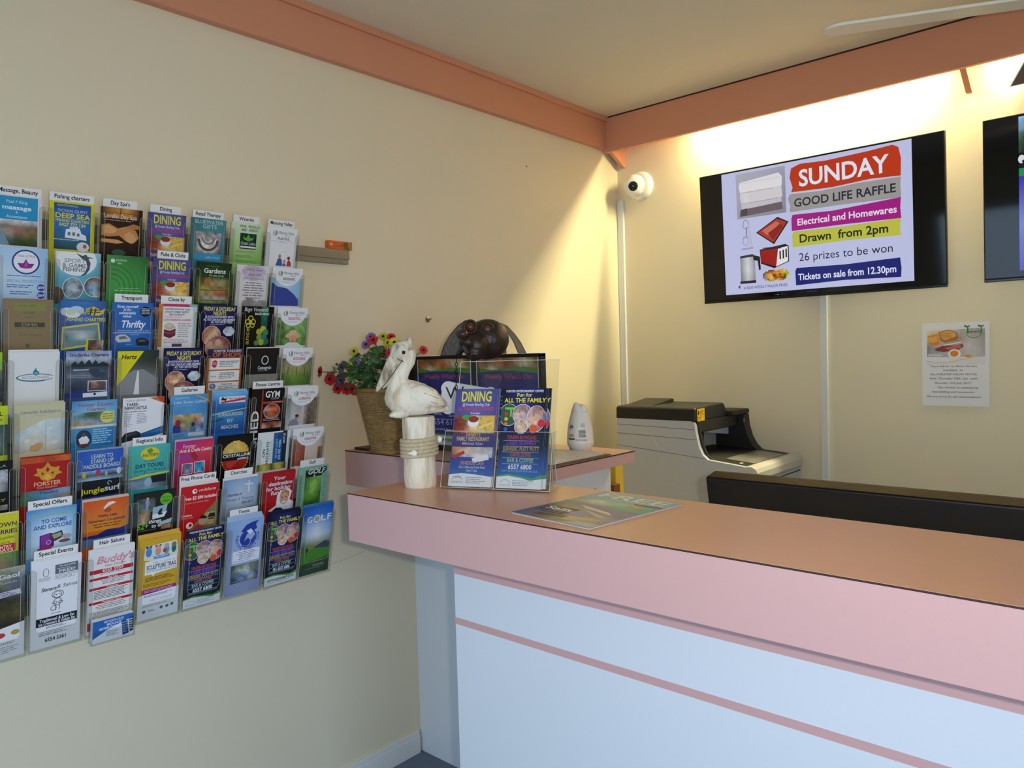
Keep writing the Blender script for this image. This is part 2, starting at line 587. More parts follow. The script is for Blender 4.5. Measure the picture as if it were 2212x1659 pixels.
DOME = mat('white_dome_plastic', 'efece2', 0.3)
dc = thing('security_camera', (0.135, -0.001, 2.215), 'white dome security camera in the corner of the back wall', 'camera')
cc = Vector((0.135, 0, 2.215))
M().lathe([(0.066,0.001),(0.068,0.006),(0.066,0.022),(0.060,0.03),(0.052,0.034)], cc, 36, (0,-1,0)).make('base', DOME, dc, smooth='auto')
hd = (Vector((0.093, -0.062, 2.213))-(cc+Vector((0,-0.03,0)))).normalized()
look = (CAM+Vector((-0.5,0,-0.1))-Vector((0.11,-0.05,2.21))).normalized()
M().ell(cc+Vector((-0.014,-0.042,0)), (0.052,0.052,0.052), 32, 20).make('eyeball', DOME, dc, smooth=True)
ec = cc+Vector((-0.014,-0.042,0))
M().lathe([(0.034,0.034),(0.036,0.05),(0.030,0.053),(0.0225,0.0535),(0.0225,0.048)], ec, 32, look).make('collar', DOME, dc, smooth='auto')
M().lathe([(0.0225,0.049),(0.0225,0.0515),(0.012,0.0525),(0.002,0.053)], ec, 28, look).make('lens_window', mat('lens_black', '0a0908', 0.35, spec=0.2), dc, smooth='auto')
qa = look.orthogonal().normalized()
qb = look.cross(qa)
led = M()
for i in range(12):
    a = i*6.28319/12
    led.ell(ec+look*0.0522+(qa*math.cos(a)+qb*math.sin(a))*0.0175, (0.002,0.002,0.002), 8, 6)
led.make('infrared_leds', mat('led_ring', '4d4638', 0.2), dc, smooth=True)
M().ell(ec+look*0.0525, (0.003,0.003,0.003), 12, 8).make('lens', mat('lens_glass', '8a8a86', 0.1), dc, smooth=True)

def tilt_frame(x, ytop, ybot, z0, z1):
    return frame((x, ybot, z0), (1,0,0), (0, ytop-ybot, z1-z0))

def screen(x0, x1, z0, z1, lab, spec, seed):
    w, h = (x1-x0)*1000, (z1-z0)*1000
    T = tilt_frame((x0+x1)/2, -0.098, -0.068, z0, z1)
    t = thing('television', ((x0+x1)/2, -0.05, z0), lab, 'television')
    m = M(T)
    hw = (x1-x0)/2
    H = z1-z0
    m.box(-hw, 0.0, -0.022, hw, H, 0.0).make('cabinet', BLACK, t, bevel=0.003)
    M(T).box(-hw*.7, 0.06, -0.045, hw*.7, H-.1, -0.022).make('rear_housing', BLACK, t, bevel=0.006)
    M(T).box(-hw+0.003, 0.004, 0.0, hw-0.003, H-0.003, 0.0022).make('glass_front', GLOSSB, t, bevel=0.001)
    e = M(T)
    e.box(-hw, -0.008, -0.02, hw, 0.002, 0.002)
    e.make('lower_bezel', mat('bezel_edge', '171412', 0.15), t, bevel=0.002)
    M().box((x0+x1)/2-0.12, -0.075, (z0+z1)/2-0.1, (x0+x1)/2+0.12, 0.0, (z0+z1)/2+0.1).make('wall_bracket', BLACK, t)
    c = Card(w, h, body=False, seed=seed)
    c.draw(spec)
    Tc = T @ Matrix.Translation((0, 0, 0.0028))
    c.make('picture', SCREEN, Tc, t)
    return t, T
TVSPEC = '''r 105 9 844 522 c9cdf2;g 169 20 379 206 b9bac9,a9aabb|a2a3b4,8f90a2 .03 6;
p ece9ee 186,56 352,42 366,60 364,96 186,100 180,72;p dcd8de 186,101 362,96 366,140 190,146 184,120;p cfc9d2 190,146 360,139 362,163 190,168;p e3dfe6 200,104 222,103 222,145 200,146;p 6f6468 184,170 362,160 366,190 180,198;
p 554b50 188,168 215,166 215,196 188,197;n 190 60 360 64 1 c6c2cc;n 190 99 360 103 1 8f8a92;n 190 143 360 147 1 8f8a92;
o 205 232 13 20 3 8c8fa8;p c2c5da 214,232 224,232 233,330 222,332;p a9adc5 184,330 236,328 236,336 184,338;o 203 300 12 22 2 8c8fa8;r 192 285 215 288 8c8fa8;r 206 245 210 280 777a92;
p 2a1d1c 249,272 342,219 387,244 324,328;p b43a2e 256,272 340,226 379,245 322,320;p d9705e 275,268 335,236 350,246 300,290;p 8f241d 300,280 352,250 366,256 322,312;
p 2a1a1a 262,344 370,332 384,340 384,404 322,426 266,402;p a31d1c 264,348 340,344 330,418 268,398;p f2eff2 340,346 380,342 380,402 330,420;r 275 338 350 341 3a2a2a;r 290 345 352 348 3a2a2a;r 345 358 351 392 222;r 358 355 364 390 222;r 370 352 376 386 222;
g 176 368 240 470 8f9096,dadce2,9da0a8|8b8c92,e6e8ee,9b9ea6|77787e,c9cbd2,888b92 .05 10;p 222226 232,362 262,372 264,426 256,428 252,388 234,384;r 172 468 242 479 26262a;p 3a3a3e 176,362 232,358 236,369 174,371;
G 272 432 345 478 2f7d2a,c0392b,e0a92a|7d3f8a,e9c53a,3f8f35 .6 16;G 315 432 382 478 d8452f,f0b429,4f9a3a|2f7d2a,e07a2a,c2d54a .6 16;
T 168 501 18/16 2a2a3a +;t 280 503 11/188 3a3a5a A $200 WEEKLY MAJOR PRIZE;
p c43a17 397,72 404,36 440,24 540,30 700,24 780,18 800,30 808,72 806,134 700,128 560,136 402,130 408,112;T 598 112 62/330 eef0ff SUNDAY;
p a4a09d 388,152 396,137 520,143 660,136 806,138 804,166 806,213 600,208 392,208 396,186;T 600 190 31/378 2d3040 GOOD LIFE RAFFLE;
p a81a86 399,236 404,220 560,226 805,212 802,250 805,288 600,284 399,284;T 606 265 25/370 efe6fa Electrical and Homewares;
p c6c94a 400,300 406,288 600,292 804,288 800,318 802,350 600,346 401,350;T 594 334 31/334 2a2c1c Drawn  from 2pm;
t 600 408 31/352 20243c 26 prizes to be won;
p 1c2378 408,446 414,434 600,438 798,432 802,470 800,504 600,498 409,504;T 602 484 25/366 e9ecff Tickets on sale from 12.30pm;
t 473 534 5/40 5a5a5a Panasonic;r 330 534 336 536 6f7;r 322 535 326 536 f55'''
screen(0.486, 1.436, 1.637, 2.182, 'large black screen showing a SUNDAY raffle slide in coloured bands', TVSPEC, 1)
TV2 = '''g 104 10 844 128 6f93c9,8fb0dd,7ba0cf|3c5a46,5c7f6b,2f4a3c|27402f,9cb8c9,35543f .7 60;r 104 128 844 180 16161c;e 112 150 10 14 e8eaf0;e 118 158 5 5 16161c;T 300 172 34/300 eceef2 Specials;r 104 180 844 206 1f9a52;g 104 206 844 520 3a34c0,4a44d6|7a86d8,8f9ae6|5a55c9,5a55c9 .02 20'''
screen(1.55, 2.50, 1.642, 2.187, 'second black screen cut off at the right edge of the view', TV2, 2)

# notice taped to the wall
NOTICE = '''g 16 24 197 122 efe9c9,e8d9b0,cfc8bd,b9b4ac,b3ada6|d9c79a,d8a46a,a98f80,c9c3c0,a9a4a2|8f8a90,c9c2c4,cdb9b2,d6d4d4,b6b3b3|a49fae,bcb8c4,c6c2cb,cfccd2,c0bdc2 .06 24;
p e9e6e9 14,136 40,141 70,142 100,139 130,131 160,124 197,121 197,150 14,150;p e2d23a 14,134 40,139 70,140 100,137 130,129 160,122 197,119 197,121 160,124 130,131 100,139 70,142 40,141 14,136;
p e7913a 18,45 50,38 56,74 46,80 26,77;p f4b04f 20,52 48,46 50,66 28,70;p b9732f 52,32 86,24 110,34 116,52 108,62 74,70 60,62;p e8b15f 56,34 86,27 106,36 110,48 74,62 62,54;n 60 36 100 56 6 b97c33;
p 8f4238 40,92 70,80 104,82 128,76 132,86 112,98 70,104 46,100;p c97268 72,88 124,79 122,90 84,96;p f2f2ee 66,78 124,68 126,71 70,82;
e 103 111 20 17 f5f5ee;e 103 110 13 11 e98a2a;e 146 119 12 5 f0a03a;n 20 110 80 130 4 f0f0f2;
o 163 36 25 20 2.2 4f9a3a 10 170;p 3f8a2f 136,18 132,12 138,10 143,14 149,11 152,16 146,17 147,40 143,40 142,18;p 3f8a2f 178,18 174,12 180,10 185,14 191,11 194,16 188,17 187,40 183,40 184,18;
t 163 26 4/36 444 FORSTER;T 163 37 5/46 333 PALMS MOTEL;
i 98 158 6.5/148 333 There will be  no Room Service;i 98 172 6.5/62 333 available  at;i 98 187 6.5/150 333 The FORSTER PALMS MOTEL;i 98 202 6.5/150 333 from Thursday 29th  Jun  until;
i 98 218 6.5/116 333 Saturday 15th July 2017.;i 112 234 6.5/128 333 Our kitchen is undergoing;i 98 250 6.5/136 333 remodelling and renovation.;i 98 267 6.5/172 333 We are sorry for any inconvenience'''
c = Card(210, 297, 'efeef2', 0.5, seed=5)
c.draw(NOTICE)
o = c.make('notice_sheet', PLAINP, frame((1.446, -0.0012, 1.195), (1,0,-0.004), (0,0,1)), scale=0.00103)
tag(o, 'white paper notice with a breakfast photograph, on the wall right of the conduit', 'notice')

# angular grey panel at the right edge, leaning out from the wall
g = thing('angled_panel', (1.735,-0.05,2.302), 'dark grey slant-ended panel leaning out from the wall above the second screen', 'panel')
lw_ = Vector((0,-0.07,0.064)).normalized()
ln_ = Vector((0,-0.064,-0.07)).normalized()
pg_ = [(0.006,0.004),(0.052,0.082),(0.185,0.082),(0.23,0.004)]
M().prism(pg_, Vector((1.62,-0.03,2.302))+ln_*0.004, (1,0,0), lw_, ln_, 0.002).make('face', mat('panel_grey', '5a5552', 0.6), g)
M().prism([(0,0),(0.050,0.086),(0.187,0.086),(0.236,0)], (1.62,-0.03,2.302), (1,0,0), lw_, ln_, 0.005).make('rim', mat('panel_rim', 'cfc9ba', 0.5), g, bevel=0.0008)
M().box(1.66,-0.045,2.31,1.80,0.0,2.325).make('bracket', GREYM, g)

# picture hook, nail hole
hk = thing('wall_hook', (0.0, -1.278, 1.568), 'small metal picture hook on the left wall above the flowers', 'hook')
M().lathe([(0.011,0.0005),(0.011,0.002),(0.006,0.004)], (0,-1.278,1.568), 18, (1,0,0)).make('plate', CHROME, hk, smooth='auto')
M().tube([(0.003,-1.278,1.568),(0.016,-1.278,1.567),(0.022,-1.278,1.570)], 0.002, 8).make('pin', CHROME, hk, smooth=True)
n = M().lathe([(0.003,0.0),(0.003,0.002),(0.001,0.003)], (0,-0.692,2.219), 10, (1,0,0)).make('nail', BLACK)
tag(n, 'tiny dark nail high on the left wall near the corner', 'nail')

# ------------------------------------------------------------------ the counter
HB = 1.132
bar = thing('reception_counter', (2.0, -1.95, 0), 'long reception counter with peach top, deep pink edge and white front', 'counter')
XL, XR, YF, YB = 0.656, 4.0, -2.132, -1.80
M().box(XL, YF+0.0004, HB-0.003, XR, YB, HB).make('countertop', TOP, bar)
M().box(XL, YF+0.0005, 1.0235, XR, YB, HB-0.0031).make('edge_fascia', PINK, bar)
M().box(XL, YF-0.0002, HB-0.0033, XR-0.001, YB-0.001, HB-0.0029).box(XL, YF-0.0002, HB-0.0032, XR-.001, YF+0.0003, HB-0.0005).make('top_joint', DARKEDGE, bar)
PY = -1.95
M().box(0.803, PY, 0.10, XR-0.05, YB-0.02, 1.0235).make('front_panel', LAMW, bar, bevel=0.001)
M().box(0.84, PY+0.05, 0.0, XR-0.08, YB-0.04, 0.10).make('plinth', mat('dark_kick', '4a4c52', 0.6), bar)
for z0, z1 in ((0.9305, 0.968), (0.8125, 0.8275)):
    M().box(0.803, PY-0.0012, z0, XR-0.05, PY+0.004, z1).make('pink_strip', PINK, bar)
# white infill panel between counter and wall
pn = M().box(0.0, -1.38, 0.0, 0.735, -1.36, 1.094).make('infill_panel', LAMW, bevel=0.0015)
tag(pn, 'narrow white panel standing between the left wall and the counter', 'panel')

# rear ledge at the same height, along the left wall
sh = thing('rear_ledge', (0.42, -1.44, HB), 'pink and peach ledge behind the counter, against the left wall', 'shelf')
SY = -1.664
M().box(0.001, SY, HB-0.003, 0.83, -1.21, HB).make('ledge_top', TOP, sh)
M().box(0.001, SY+0.0005, HB-0.036, 0.8295, -1.2105, HB-0.0045).make('ledge_edge', PINK, sh)
M().box(0.001, SY+0.0005, 1.018, 0.8295, SY+0.02, HB-0.036).make('front_apron', PINK, sh)
M().box(0.002, SY+0.0003, HB-0.0046, 0.829, -1.211, HB-0.0029).box(0.001, SY-0.0003, HB-0.003, 0.83, SY, HB-0.0006).box(0.83, SY, HB-0.004, 0.8303, -1.21, HB-0.0008).make('top_joint', DARKEDGE, sh)
M().box(0.74, -1.62, 0.0, 0.758, -1.235, HB-0.036).make('side_panel', LAMW, sh)
c = Card(210, 150, 'e6e6ee', 0.4, seed=9)
c.draw('n 20 12 190 22 1 555;n 40 70 180 76 1 555;n 50 84 150 88 1 777;n 30 110 190 114 1 666')
o = c.make('paper_sheet', PLAINP, frame((0.7592, -1.36, 0.945), (0,1,0), (0,0,1)))
tag(o, 'white paper sheet stuck on the side panel under the ledge', 'paper')
# box file, wooden tray and grey wedge seen in the gap beside the copier
YEL = mat('yellow_card', 'd8b53c', 0.6, vary=0.04)
o = M().box(0.50, -1.15, 0.6, 0.72, -1.105, 1.09).make('box_file', YEL, bevel=0.002)
tag(o, 'yellow box file in the gap between the ledge and the copier', 'box file')
o = M().box(0.50, -1.19, 0.6, 0.74, -1.155, 1.015).make('wooden_tray', mat('brown_wood_tray', '7a4a22', 0.5, vary=0.25, scale=12, stretch=(1,1,8)), bevel=0.002)
tag(o, 'brown wooden tray below the yellow box file', 'tray')
o = M().prism([(0,0),(0.06,0),(0.06,0.36),(0.045,0.36)], (0.66,-1.06,0.6), (1,0,0), (0,0,1), (0,-1,0), 0.03).make('paper_divider', GREYM, bevel=0.001)
tag(o, 'grey wedge-shaped divider beside the copier', 'divider')
o = M().box(0.35, -1.21, 0.52, 0.78, -1.0, 0.6).make('low_shelf', WHITEP, bevel=0.002)
tag(o, 'low white shelf carrying the yellow box file', 'shelf')
M().box(0.35, -1.21, 0.0, 0.78, -1.0, 0.52).make('shelf_base', WHITEP, o)
# ------------------------------------------------------------------ wooden pelican
def whitewash():
    m = mat('whitewashed_wood', 'ebe3cf', 0.6, col2='b5966a', scale=34, bump=0.45, bscale=120, stretch=(1, 1, 0.3))
    r = [n for n in m.node_tree.nodes if n.type == 'VALTORGB'][0]
    r.color_ramp.elements[0].position, r.color_ramp.elements[1].position = 0.49, 0.76
    return m
WW = whitewash()
WG = mat('weathered_wood', 'ddd3bd', 0.65, col2='7d6a4c', scale=70, bump=0.9, bscale=140, stretch=(1, 1, 0.3))
r_ = [n for n in WG.node_tree.nodes if n.type == 'VALTORGB'][0]
r_.color_ramp.elements[0].position, r_.color_ramp.elements[1].position = 0.45, 0.72
ROPE = mat('jute_rope', 'cdbd9a', 0.85, vary=0.2, scale=120, bump=0.5, bscale=300)
PC = Vector((0.734, -1.982, HB))
PU, PW = Vector((0.659, 0.752, 0)), Vector((0.752, -0.659, 0))
k = 0.00105
pel = thing('pelican_ornament', PC, 'whitewashed wooden pelican perched on a post, left end of the counter', 'ornament')
def pst(*a):
    return [(u*k, v*k, p*k, q*k) for u, v, p, q in a]
# post, slightly irregular
rings = []
for z, r in ((0.0, 34), (0.004, 35.5), (0.03, 36), (0.06, 35), (0.10, 35.5), (0.14, 36), (0.160, 36), (0.163, 34)):
    rings.append([PC+Vector((math.cos(a)*r*k*(1+.02*math.sin(3*a+z*9)), math.sin(a)*r*k*(1+.02*math.cos(2*a)), z)) for a in [6.28319*j/36 for j in range(36)]])
M().rings(rings).make('post', WW, pel, smooth='auto')
bd = M()
bd.loft(PC, PU, (0,0,1), PW, pst((70,168,3,3),(62,171,9,8),(48,176,16,16),(30,184,27,28),(8,192,36,34),(-14,196,40,36),(-34,198,40,34),(-52,200,33,28),(-64,203,22,18),(-71,205,8,6)), 28)
bd.loft(PC, PU, (0,0,1), PW, pst((-34,195,34,30),(-40,214,31,26),(-40,231,24,20),(-37,246,18,16),(-29,261,16,15),(-23,275,20,18),(-25,289,25,20),(-25,302,24,18),(-20,314,17,13),(-14,324,7,6),(-11,329,2,2)), 24)
bd.ell(PC+PU*(14*k)+Vector((0,0,198*k))+PW*(22*k), (0.036,0.018,0.026), 22, 14, Matrix((PU, PW, Vector((0,0,1)))).transposed())
bd.ell(PC+PU*(44*k)+Vector((0,0,182*k))+PW*(14*k), (0.022,0.010,0.012), 18, 10, Matrix((PU, PW, Vector((0,0,1)))).transposed())
body = bd.make('body', WW, pel, smooth=True)
rm = body.modifiers.new('remesh', 'REMESH')
rm.mode, rm.voxel_size, rm.use_smooth_shade = 'VOXEL', 0.0022, True
sm = body.modifiers.new('smooth', 'SMOOTH')
sm.iterations = 5
bl = M()
bl.loft(PC, PU, (0,0,1), PW, pst((-40,296,15,14),(-51,279,14,13),(-64,256,11.5,11),(-77,234,8,8),(-86,219,5,5),(-89,213,2,2)), 20)
bl.make('bill', WG, pel, smooth=True)
pt = M()
pt.loft(PC, PU, (0,0,1), PW, pst((-20,282,14,12),(-33,266,13,11),(-49,248,11,9),(-65,232,7,7),(-77,220,3,3)), 18)
pt.make('throat_pouch', WG, pel, smooth=True)
hdm = M().loft(PC, PU, (0,0,1), PW, pst((-52,272,6,6),(-46,281,16,15),(-38,291,23,20),(-29,300,27,22),(-20,311,20,16),(-13,323,9,8),(-9,331,2,2)), 22).make('head_cap', WG, pel, smooth=True)
for s_ in (1, -1):
    M().ell(PC+PU*(-27*k)+Vector((0,0,297*k))+PW*(21.5*k*s_), (0.0042,0.0042,0.0042), 14, 8).make('eye', GLOSSB, pel, smooth=True)
    M().loft(PC+PW*(s_*16*k), PU, (0,0,1), PW, pst((-20,163,6,8),(-34,164,11,13),(-50,163,9,14),(-62,160,3,9)), 14).make('foot', WW, pel, smooth=True)
gv = mat('dark_groove', '5a4a34', 0.8)
for s_ in (1, -1):
    M().tube([PC+PU*(u*k)+Vector((0,0,v*k))+PW*(w_*k*s_) for u, v, w_ in ((-30,281,17.5),(-40,268,14.8),(-53,250,12.4),(-67,232,9.4),(-79,219,6))], 0.0009, 6).make('bill_line', gv, pel, smooth=True)
    M().tube([PC+PU*(u*k)+Vector((0,0,v*k))+PW*(w_*k*s_) for u, v, w_ in ((-52,296,9),(-46,288,15),(-38,282,18),(-28,277,19))], 0.0009, 6).make('face_line', gv, pel, smooth=True)
    wg = M()
    wg.loft(PC+PW*(22*k*s_), PU, (0,0,1), PW, pst((-26,206,4,6),(-16,206,17,15),(4,203,25,17),(26,196,22,15),(46,187,13,11),(62,180,4,4)), 20)
    wg.make('wing', WW, pel, smooth=True)
    for q_ in range(3):
        M().tube([PC+PU*(u*k)+Vector((0,0,(v-q_*7)*k))+PW*(w_*k*s_) for u, v, w_ in ((14+q_*4,208,37.5),(28,203,36.5-q_*.5),(42,196,33.5-q_),(56,189,27-q_*2))], 0.0008, 6).make('feather_line', mat('tan_groove', '9a8460', 0.8) if q_ == 0 and s_ == 1 else bpy.data.materials['tan_groove'], pel, smooth=True)
for i in range(5):
    pts = []
    for j in range(37):
        a = 6.28319*j/36
        pts.append(PC+Vector((math.cos(a)*0.0405, math.sin(a)*0.0405, (72+i*8.2)*k + 0.0024*math.sin(a+.6))))
    o = M().tube(pts[:-1], 0.0050, 10, True).make('rope_coil', ROPE, pel, smooth=True)
SHELL = mat('white_shell', 'f4f0e6', 0.35, vary=0.03)
for du, dw, z in ((-0.012, 0.044, 0.083), (0.046, 0.006, 0.108)):
    p_ = PC+PU*du+PW*dw+Vector((0,0,z))
    M().ell(p_, (0.009,0.006,0.008), 14, 8).lathe([(0.006,0),(0.0005,0.016)], p_, 12, -PU).make('shell', SHELL, pel, smooth=True)

# ------------------------------------------------------------------ leaflet stand on the counter
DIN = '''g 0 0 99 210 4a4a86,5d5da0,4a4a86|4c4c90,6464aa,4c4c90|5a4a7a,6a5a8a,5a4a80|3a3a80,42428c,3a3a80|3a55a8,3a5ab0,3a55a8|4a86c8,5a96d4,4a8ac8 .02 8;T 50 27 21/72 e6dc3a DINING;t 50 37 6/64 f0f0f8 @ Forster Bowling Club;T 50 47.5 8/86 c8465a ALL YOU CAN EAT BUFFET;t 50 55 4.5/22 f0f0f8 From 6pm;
g 2 58 97 96 6a3a4a,8a4a3a,c8c0a0,e8c86a,d8a85a|8a3230,b05a4a,e8d8c0,f0c860,d8b050|7a2a2a,c06a3a,e0a850,e8d080,c89850 .35 22;e 30 62 10 6 4f9a4a;e 47 72 13 11 ece8e4;e 47 66 12 7 8f3a2a;p e8b84a 58,70 92,60 94,64 60,76;p f0cc6a 60,82 94,70 94,74 62,88;n 4 74 36 92 6 6a1a1a;
T 49 103 8/34 e0b87a DANNY'S;T 49 113 8.5/76 e8c48a FAMILY RESTAURANT;t 49 121 5/48 f4f4fa Buffet Lunch 12-2 pm;
g 2 126 97 148 c87a4a,e0a060,e8e0d8,d8d0d8|b05a3a,e8d8d0,c8b8c0,e8e4ea|8a4a5a,d8d0d8,f0eef4,b8b8d8 .2 18;p c0413a 4,146 30,134 34,140 10,152;p f0eef4 50,150 86,140 90,152 54,160;T 52 164 7.5/54 c99a9a RINKSIDE CAFE;t 52 171.5 5/60 f0f0fa Fine Coffee and Fresh Food;t 52 178.5 5/26 f0f0fa Open 7 Days;
p f3f4f8 0,186 30,182 60,184 99,188 99,210 0,210;o 20 199 13 11 1 8a8a96 190 350;t 20 203 4/28 555a66 BOWLING CLUB;t 20 193 3.5/20 555a66 FORSTER;n 40 190 86 205 4 9a9ab0'''  # lighter blue foot of the gradient stands for daylight reflected in the acrylic
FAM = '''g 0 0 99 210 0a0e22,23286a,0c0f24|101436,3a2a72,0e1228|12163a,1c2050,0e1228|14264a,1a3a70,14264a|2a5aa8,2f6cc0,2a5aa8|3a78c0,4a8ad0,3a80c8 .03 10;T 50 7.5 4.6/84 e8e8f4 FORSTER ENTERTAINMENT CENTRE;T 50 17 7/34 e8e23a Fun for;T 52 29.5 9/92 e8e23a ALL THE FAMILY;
e 17 56 22 24 3a5a4a;o 17 56 22 24 1 e8e8f0;p 7ac84a 8,40 30,40 30,44 24,46 24,60 20,60 20,46 8,44;e 12 54 4 4 c83a3a;e 12 65 4 4 d8c83a;e 12 76 4 4 d8803a;e 12 87 4 4 3a5ac8;
G 26 33 70 77 4a3a52,8a6a7a,4a2a4a|d0a890,c8a898,8a8aa8|6a6a8a,a8a8c0,5a5a7a .35 20;o 48 55 22 22 1 e8e8f0;G 58 36 99 92 b8a8b8,8a5a4a,5a3a3a|d8b0a0,e0b8a8,3a5a8a|8ac8b0,d88a6a,4a4a5a .35 20;o 79 64 21 28 1 e8e8f0;e 80 62 6 8 dca890;e 70 66 5 7 e0b49c;e 90 52 5 6 c89078;e 91 74 8 8 c8303a;e 74 86 9 9 d85a30;G 32 66 62 96 e0c8b0,d0a080,e8d0b8|c88a6a,e8d0b8,c89878 .3 14;o 47 81 15 15 1 e8e8f0;
T 50 108 8/66 c84a5a TENPIN BOWLING;r 10 110.5 90 111 dde;T 50 120 8/66 8a4ab8 LASER SKIRMISH;r 10 122.5 90 123 dde;T 50 132 8/80 c8a04a JURASSIC PUTT PUTT;r 10 134.5 90 135 dde;T 50 144 8/46 c85a4a GAME ZONE;r 10 146.5 90 147 dde;T 50 156 8/58 9ac8a8 BAR & COFFEE;r 10 158.5 90 159 dde;T 50 170 9/52 f0f0fa 6557 6800;t 50 176 4/78 a8c0e0 RIGHT BEHIND FORSTER BOWLING CLUB;
p 4aa878 0,184 26,180 54,184 80,188 99,180 99,190 70,194 30,188 0,190;p f3f5f8 0,187 26,184 54,188 74,193 99,189 99,210 0,210;o 20 202 12 10 1 8ab0d8 190 350;t 20 205 3/24 6a9ac8 FORSTER;n 36 193 84 206 4 9ab0c8'''  # lighter blue lower part is the stand's acrylic reflection, drawn as ink
SX, SBK = Vector((0.9405, 0.3397, 0)), Vector((-0.3397, 0.9405, 0))
S0 = Vector((0.800, -1.981, HB))
ly = (SBK*math.tan(math.radians(15.5))+Vector((0,0,1))).normalized()
st = thing('leaflet_stand', S0+SX*0.13, 'clear acrylic two-pocket leaflet stand on the counter, with a tall back', 'leaflet stand')
SW = 0.262
TS = Matrix(((SX.x, SBK.x, 0, S0.x), (SX.y, SBK.y, 0, S0.y), (0, 0, 1, S0.z), (0, 0, 0, 1)))
M(TS).box(0, -0.003, 0.0005, SW, 0.085, 0.003).make('base', ACRY, st, bevel=0.001)
def lean(x0, x1, z0, z1, y, t):
    tn = math.tan(math.radians(15.5))
    return M(TS).add([(x0,y+z0*tn,z0),(x1,y+z0*tn,z0),(x1,y+z1*tn,z1),(x0,y+z1*tn,z1),(x0,y+t+z0*tn,z0),(x1,y+t+z0*tn,z0),(x1,y+t+z1*tn,z1),(x0,y+t+z1*tn,z1)],
                     [(0,1,2,3),(7,6,5,4),(0,4,5,1),(1,5,6,2),(2,6,7,3),(3,7,4,0)])
lean(0.012, SW-0.004, 0.003, 0.286, 0.026, 0.003).make('back_panel', ACRY, st, bevel=0.001)
lean(0, SW, 0.003, 0.128, 0.0, 0.0025).make('pocket_front', ACRY, st, bevel=0.001)
tn = math.tan(math.radians(15.5))
for x in (0.0, SW/2-0.001, SW-0.003):
    M(TS).prism([(0.0025,0.003),(0.028,0.003),(0.028+0.128*tn,0.128),(0.0025+0.128*tn,0.128)], (x,0,0), (0,1,0), (0,0,1), (1,0,0), 0.0025).make('side_panel' if x != SW/2-0.001 else 'divider', ACRY, st)
M(TS).prism([(0.029,0.003),(0.12,0.003),(0.11,0.01),(0.029+0.15*tn,0.15)], (SW-0.022,0,0), (0,1,0), (0,0,1), (1,0,0), 0.0025).make('rear_strut', ACRY, st)
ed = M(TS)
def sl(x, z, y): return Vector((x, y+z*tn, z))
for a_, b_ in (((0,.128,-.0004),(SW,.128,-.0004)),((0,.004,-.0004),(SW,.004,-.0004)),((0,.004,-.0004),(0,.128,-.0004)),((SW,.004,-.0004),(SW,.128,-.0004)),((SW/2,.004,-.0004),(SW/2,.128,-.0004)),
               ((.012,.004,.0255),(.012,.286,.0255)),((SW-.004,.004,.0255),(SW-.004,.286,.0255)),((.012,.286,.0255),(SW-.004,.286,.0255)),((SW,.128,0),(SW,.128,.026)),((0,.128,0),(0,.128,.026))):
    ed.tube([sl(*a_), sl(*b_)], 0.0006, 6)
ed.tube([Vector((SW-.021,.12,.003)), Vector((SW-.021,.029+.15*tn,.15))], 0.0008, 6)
ed.make('pale_edge_line', mat('stand_edge_highlight', 'd9d6cc', 0.2), st)  # pale tubes stand in for bright highlights along the acrylic edges
def leaf_frame(cx, dy):
    return frame(S0+SX*cx+SBK*dy+Vector((0,0,0.006)), SX, ly)
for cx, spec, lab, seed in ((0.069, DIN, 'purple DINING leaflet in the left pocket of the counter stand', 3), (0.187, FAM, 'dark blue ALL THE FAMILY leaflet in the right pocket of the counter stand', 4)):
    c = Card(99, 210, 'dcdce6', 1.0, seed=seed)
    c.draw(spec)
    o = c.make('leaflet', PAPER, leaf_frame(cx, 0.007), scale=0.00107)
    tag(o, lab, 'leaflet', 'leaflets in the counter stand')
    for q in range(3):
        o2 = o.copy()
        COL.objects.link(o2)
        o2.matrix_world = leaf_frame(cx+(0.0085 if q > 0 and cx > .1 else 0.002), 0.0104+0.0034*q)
        o2['label'] = ('purple DINING leaflet behind the front one in the counter stand' if cx < .1 else 'dark blue ALL THE FAMILY leaflet shifted right behind the front one in the stand')

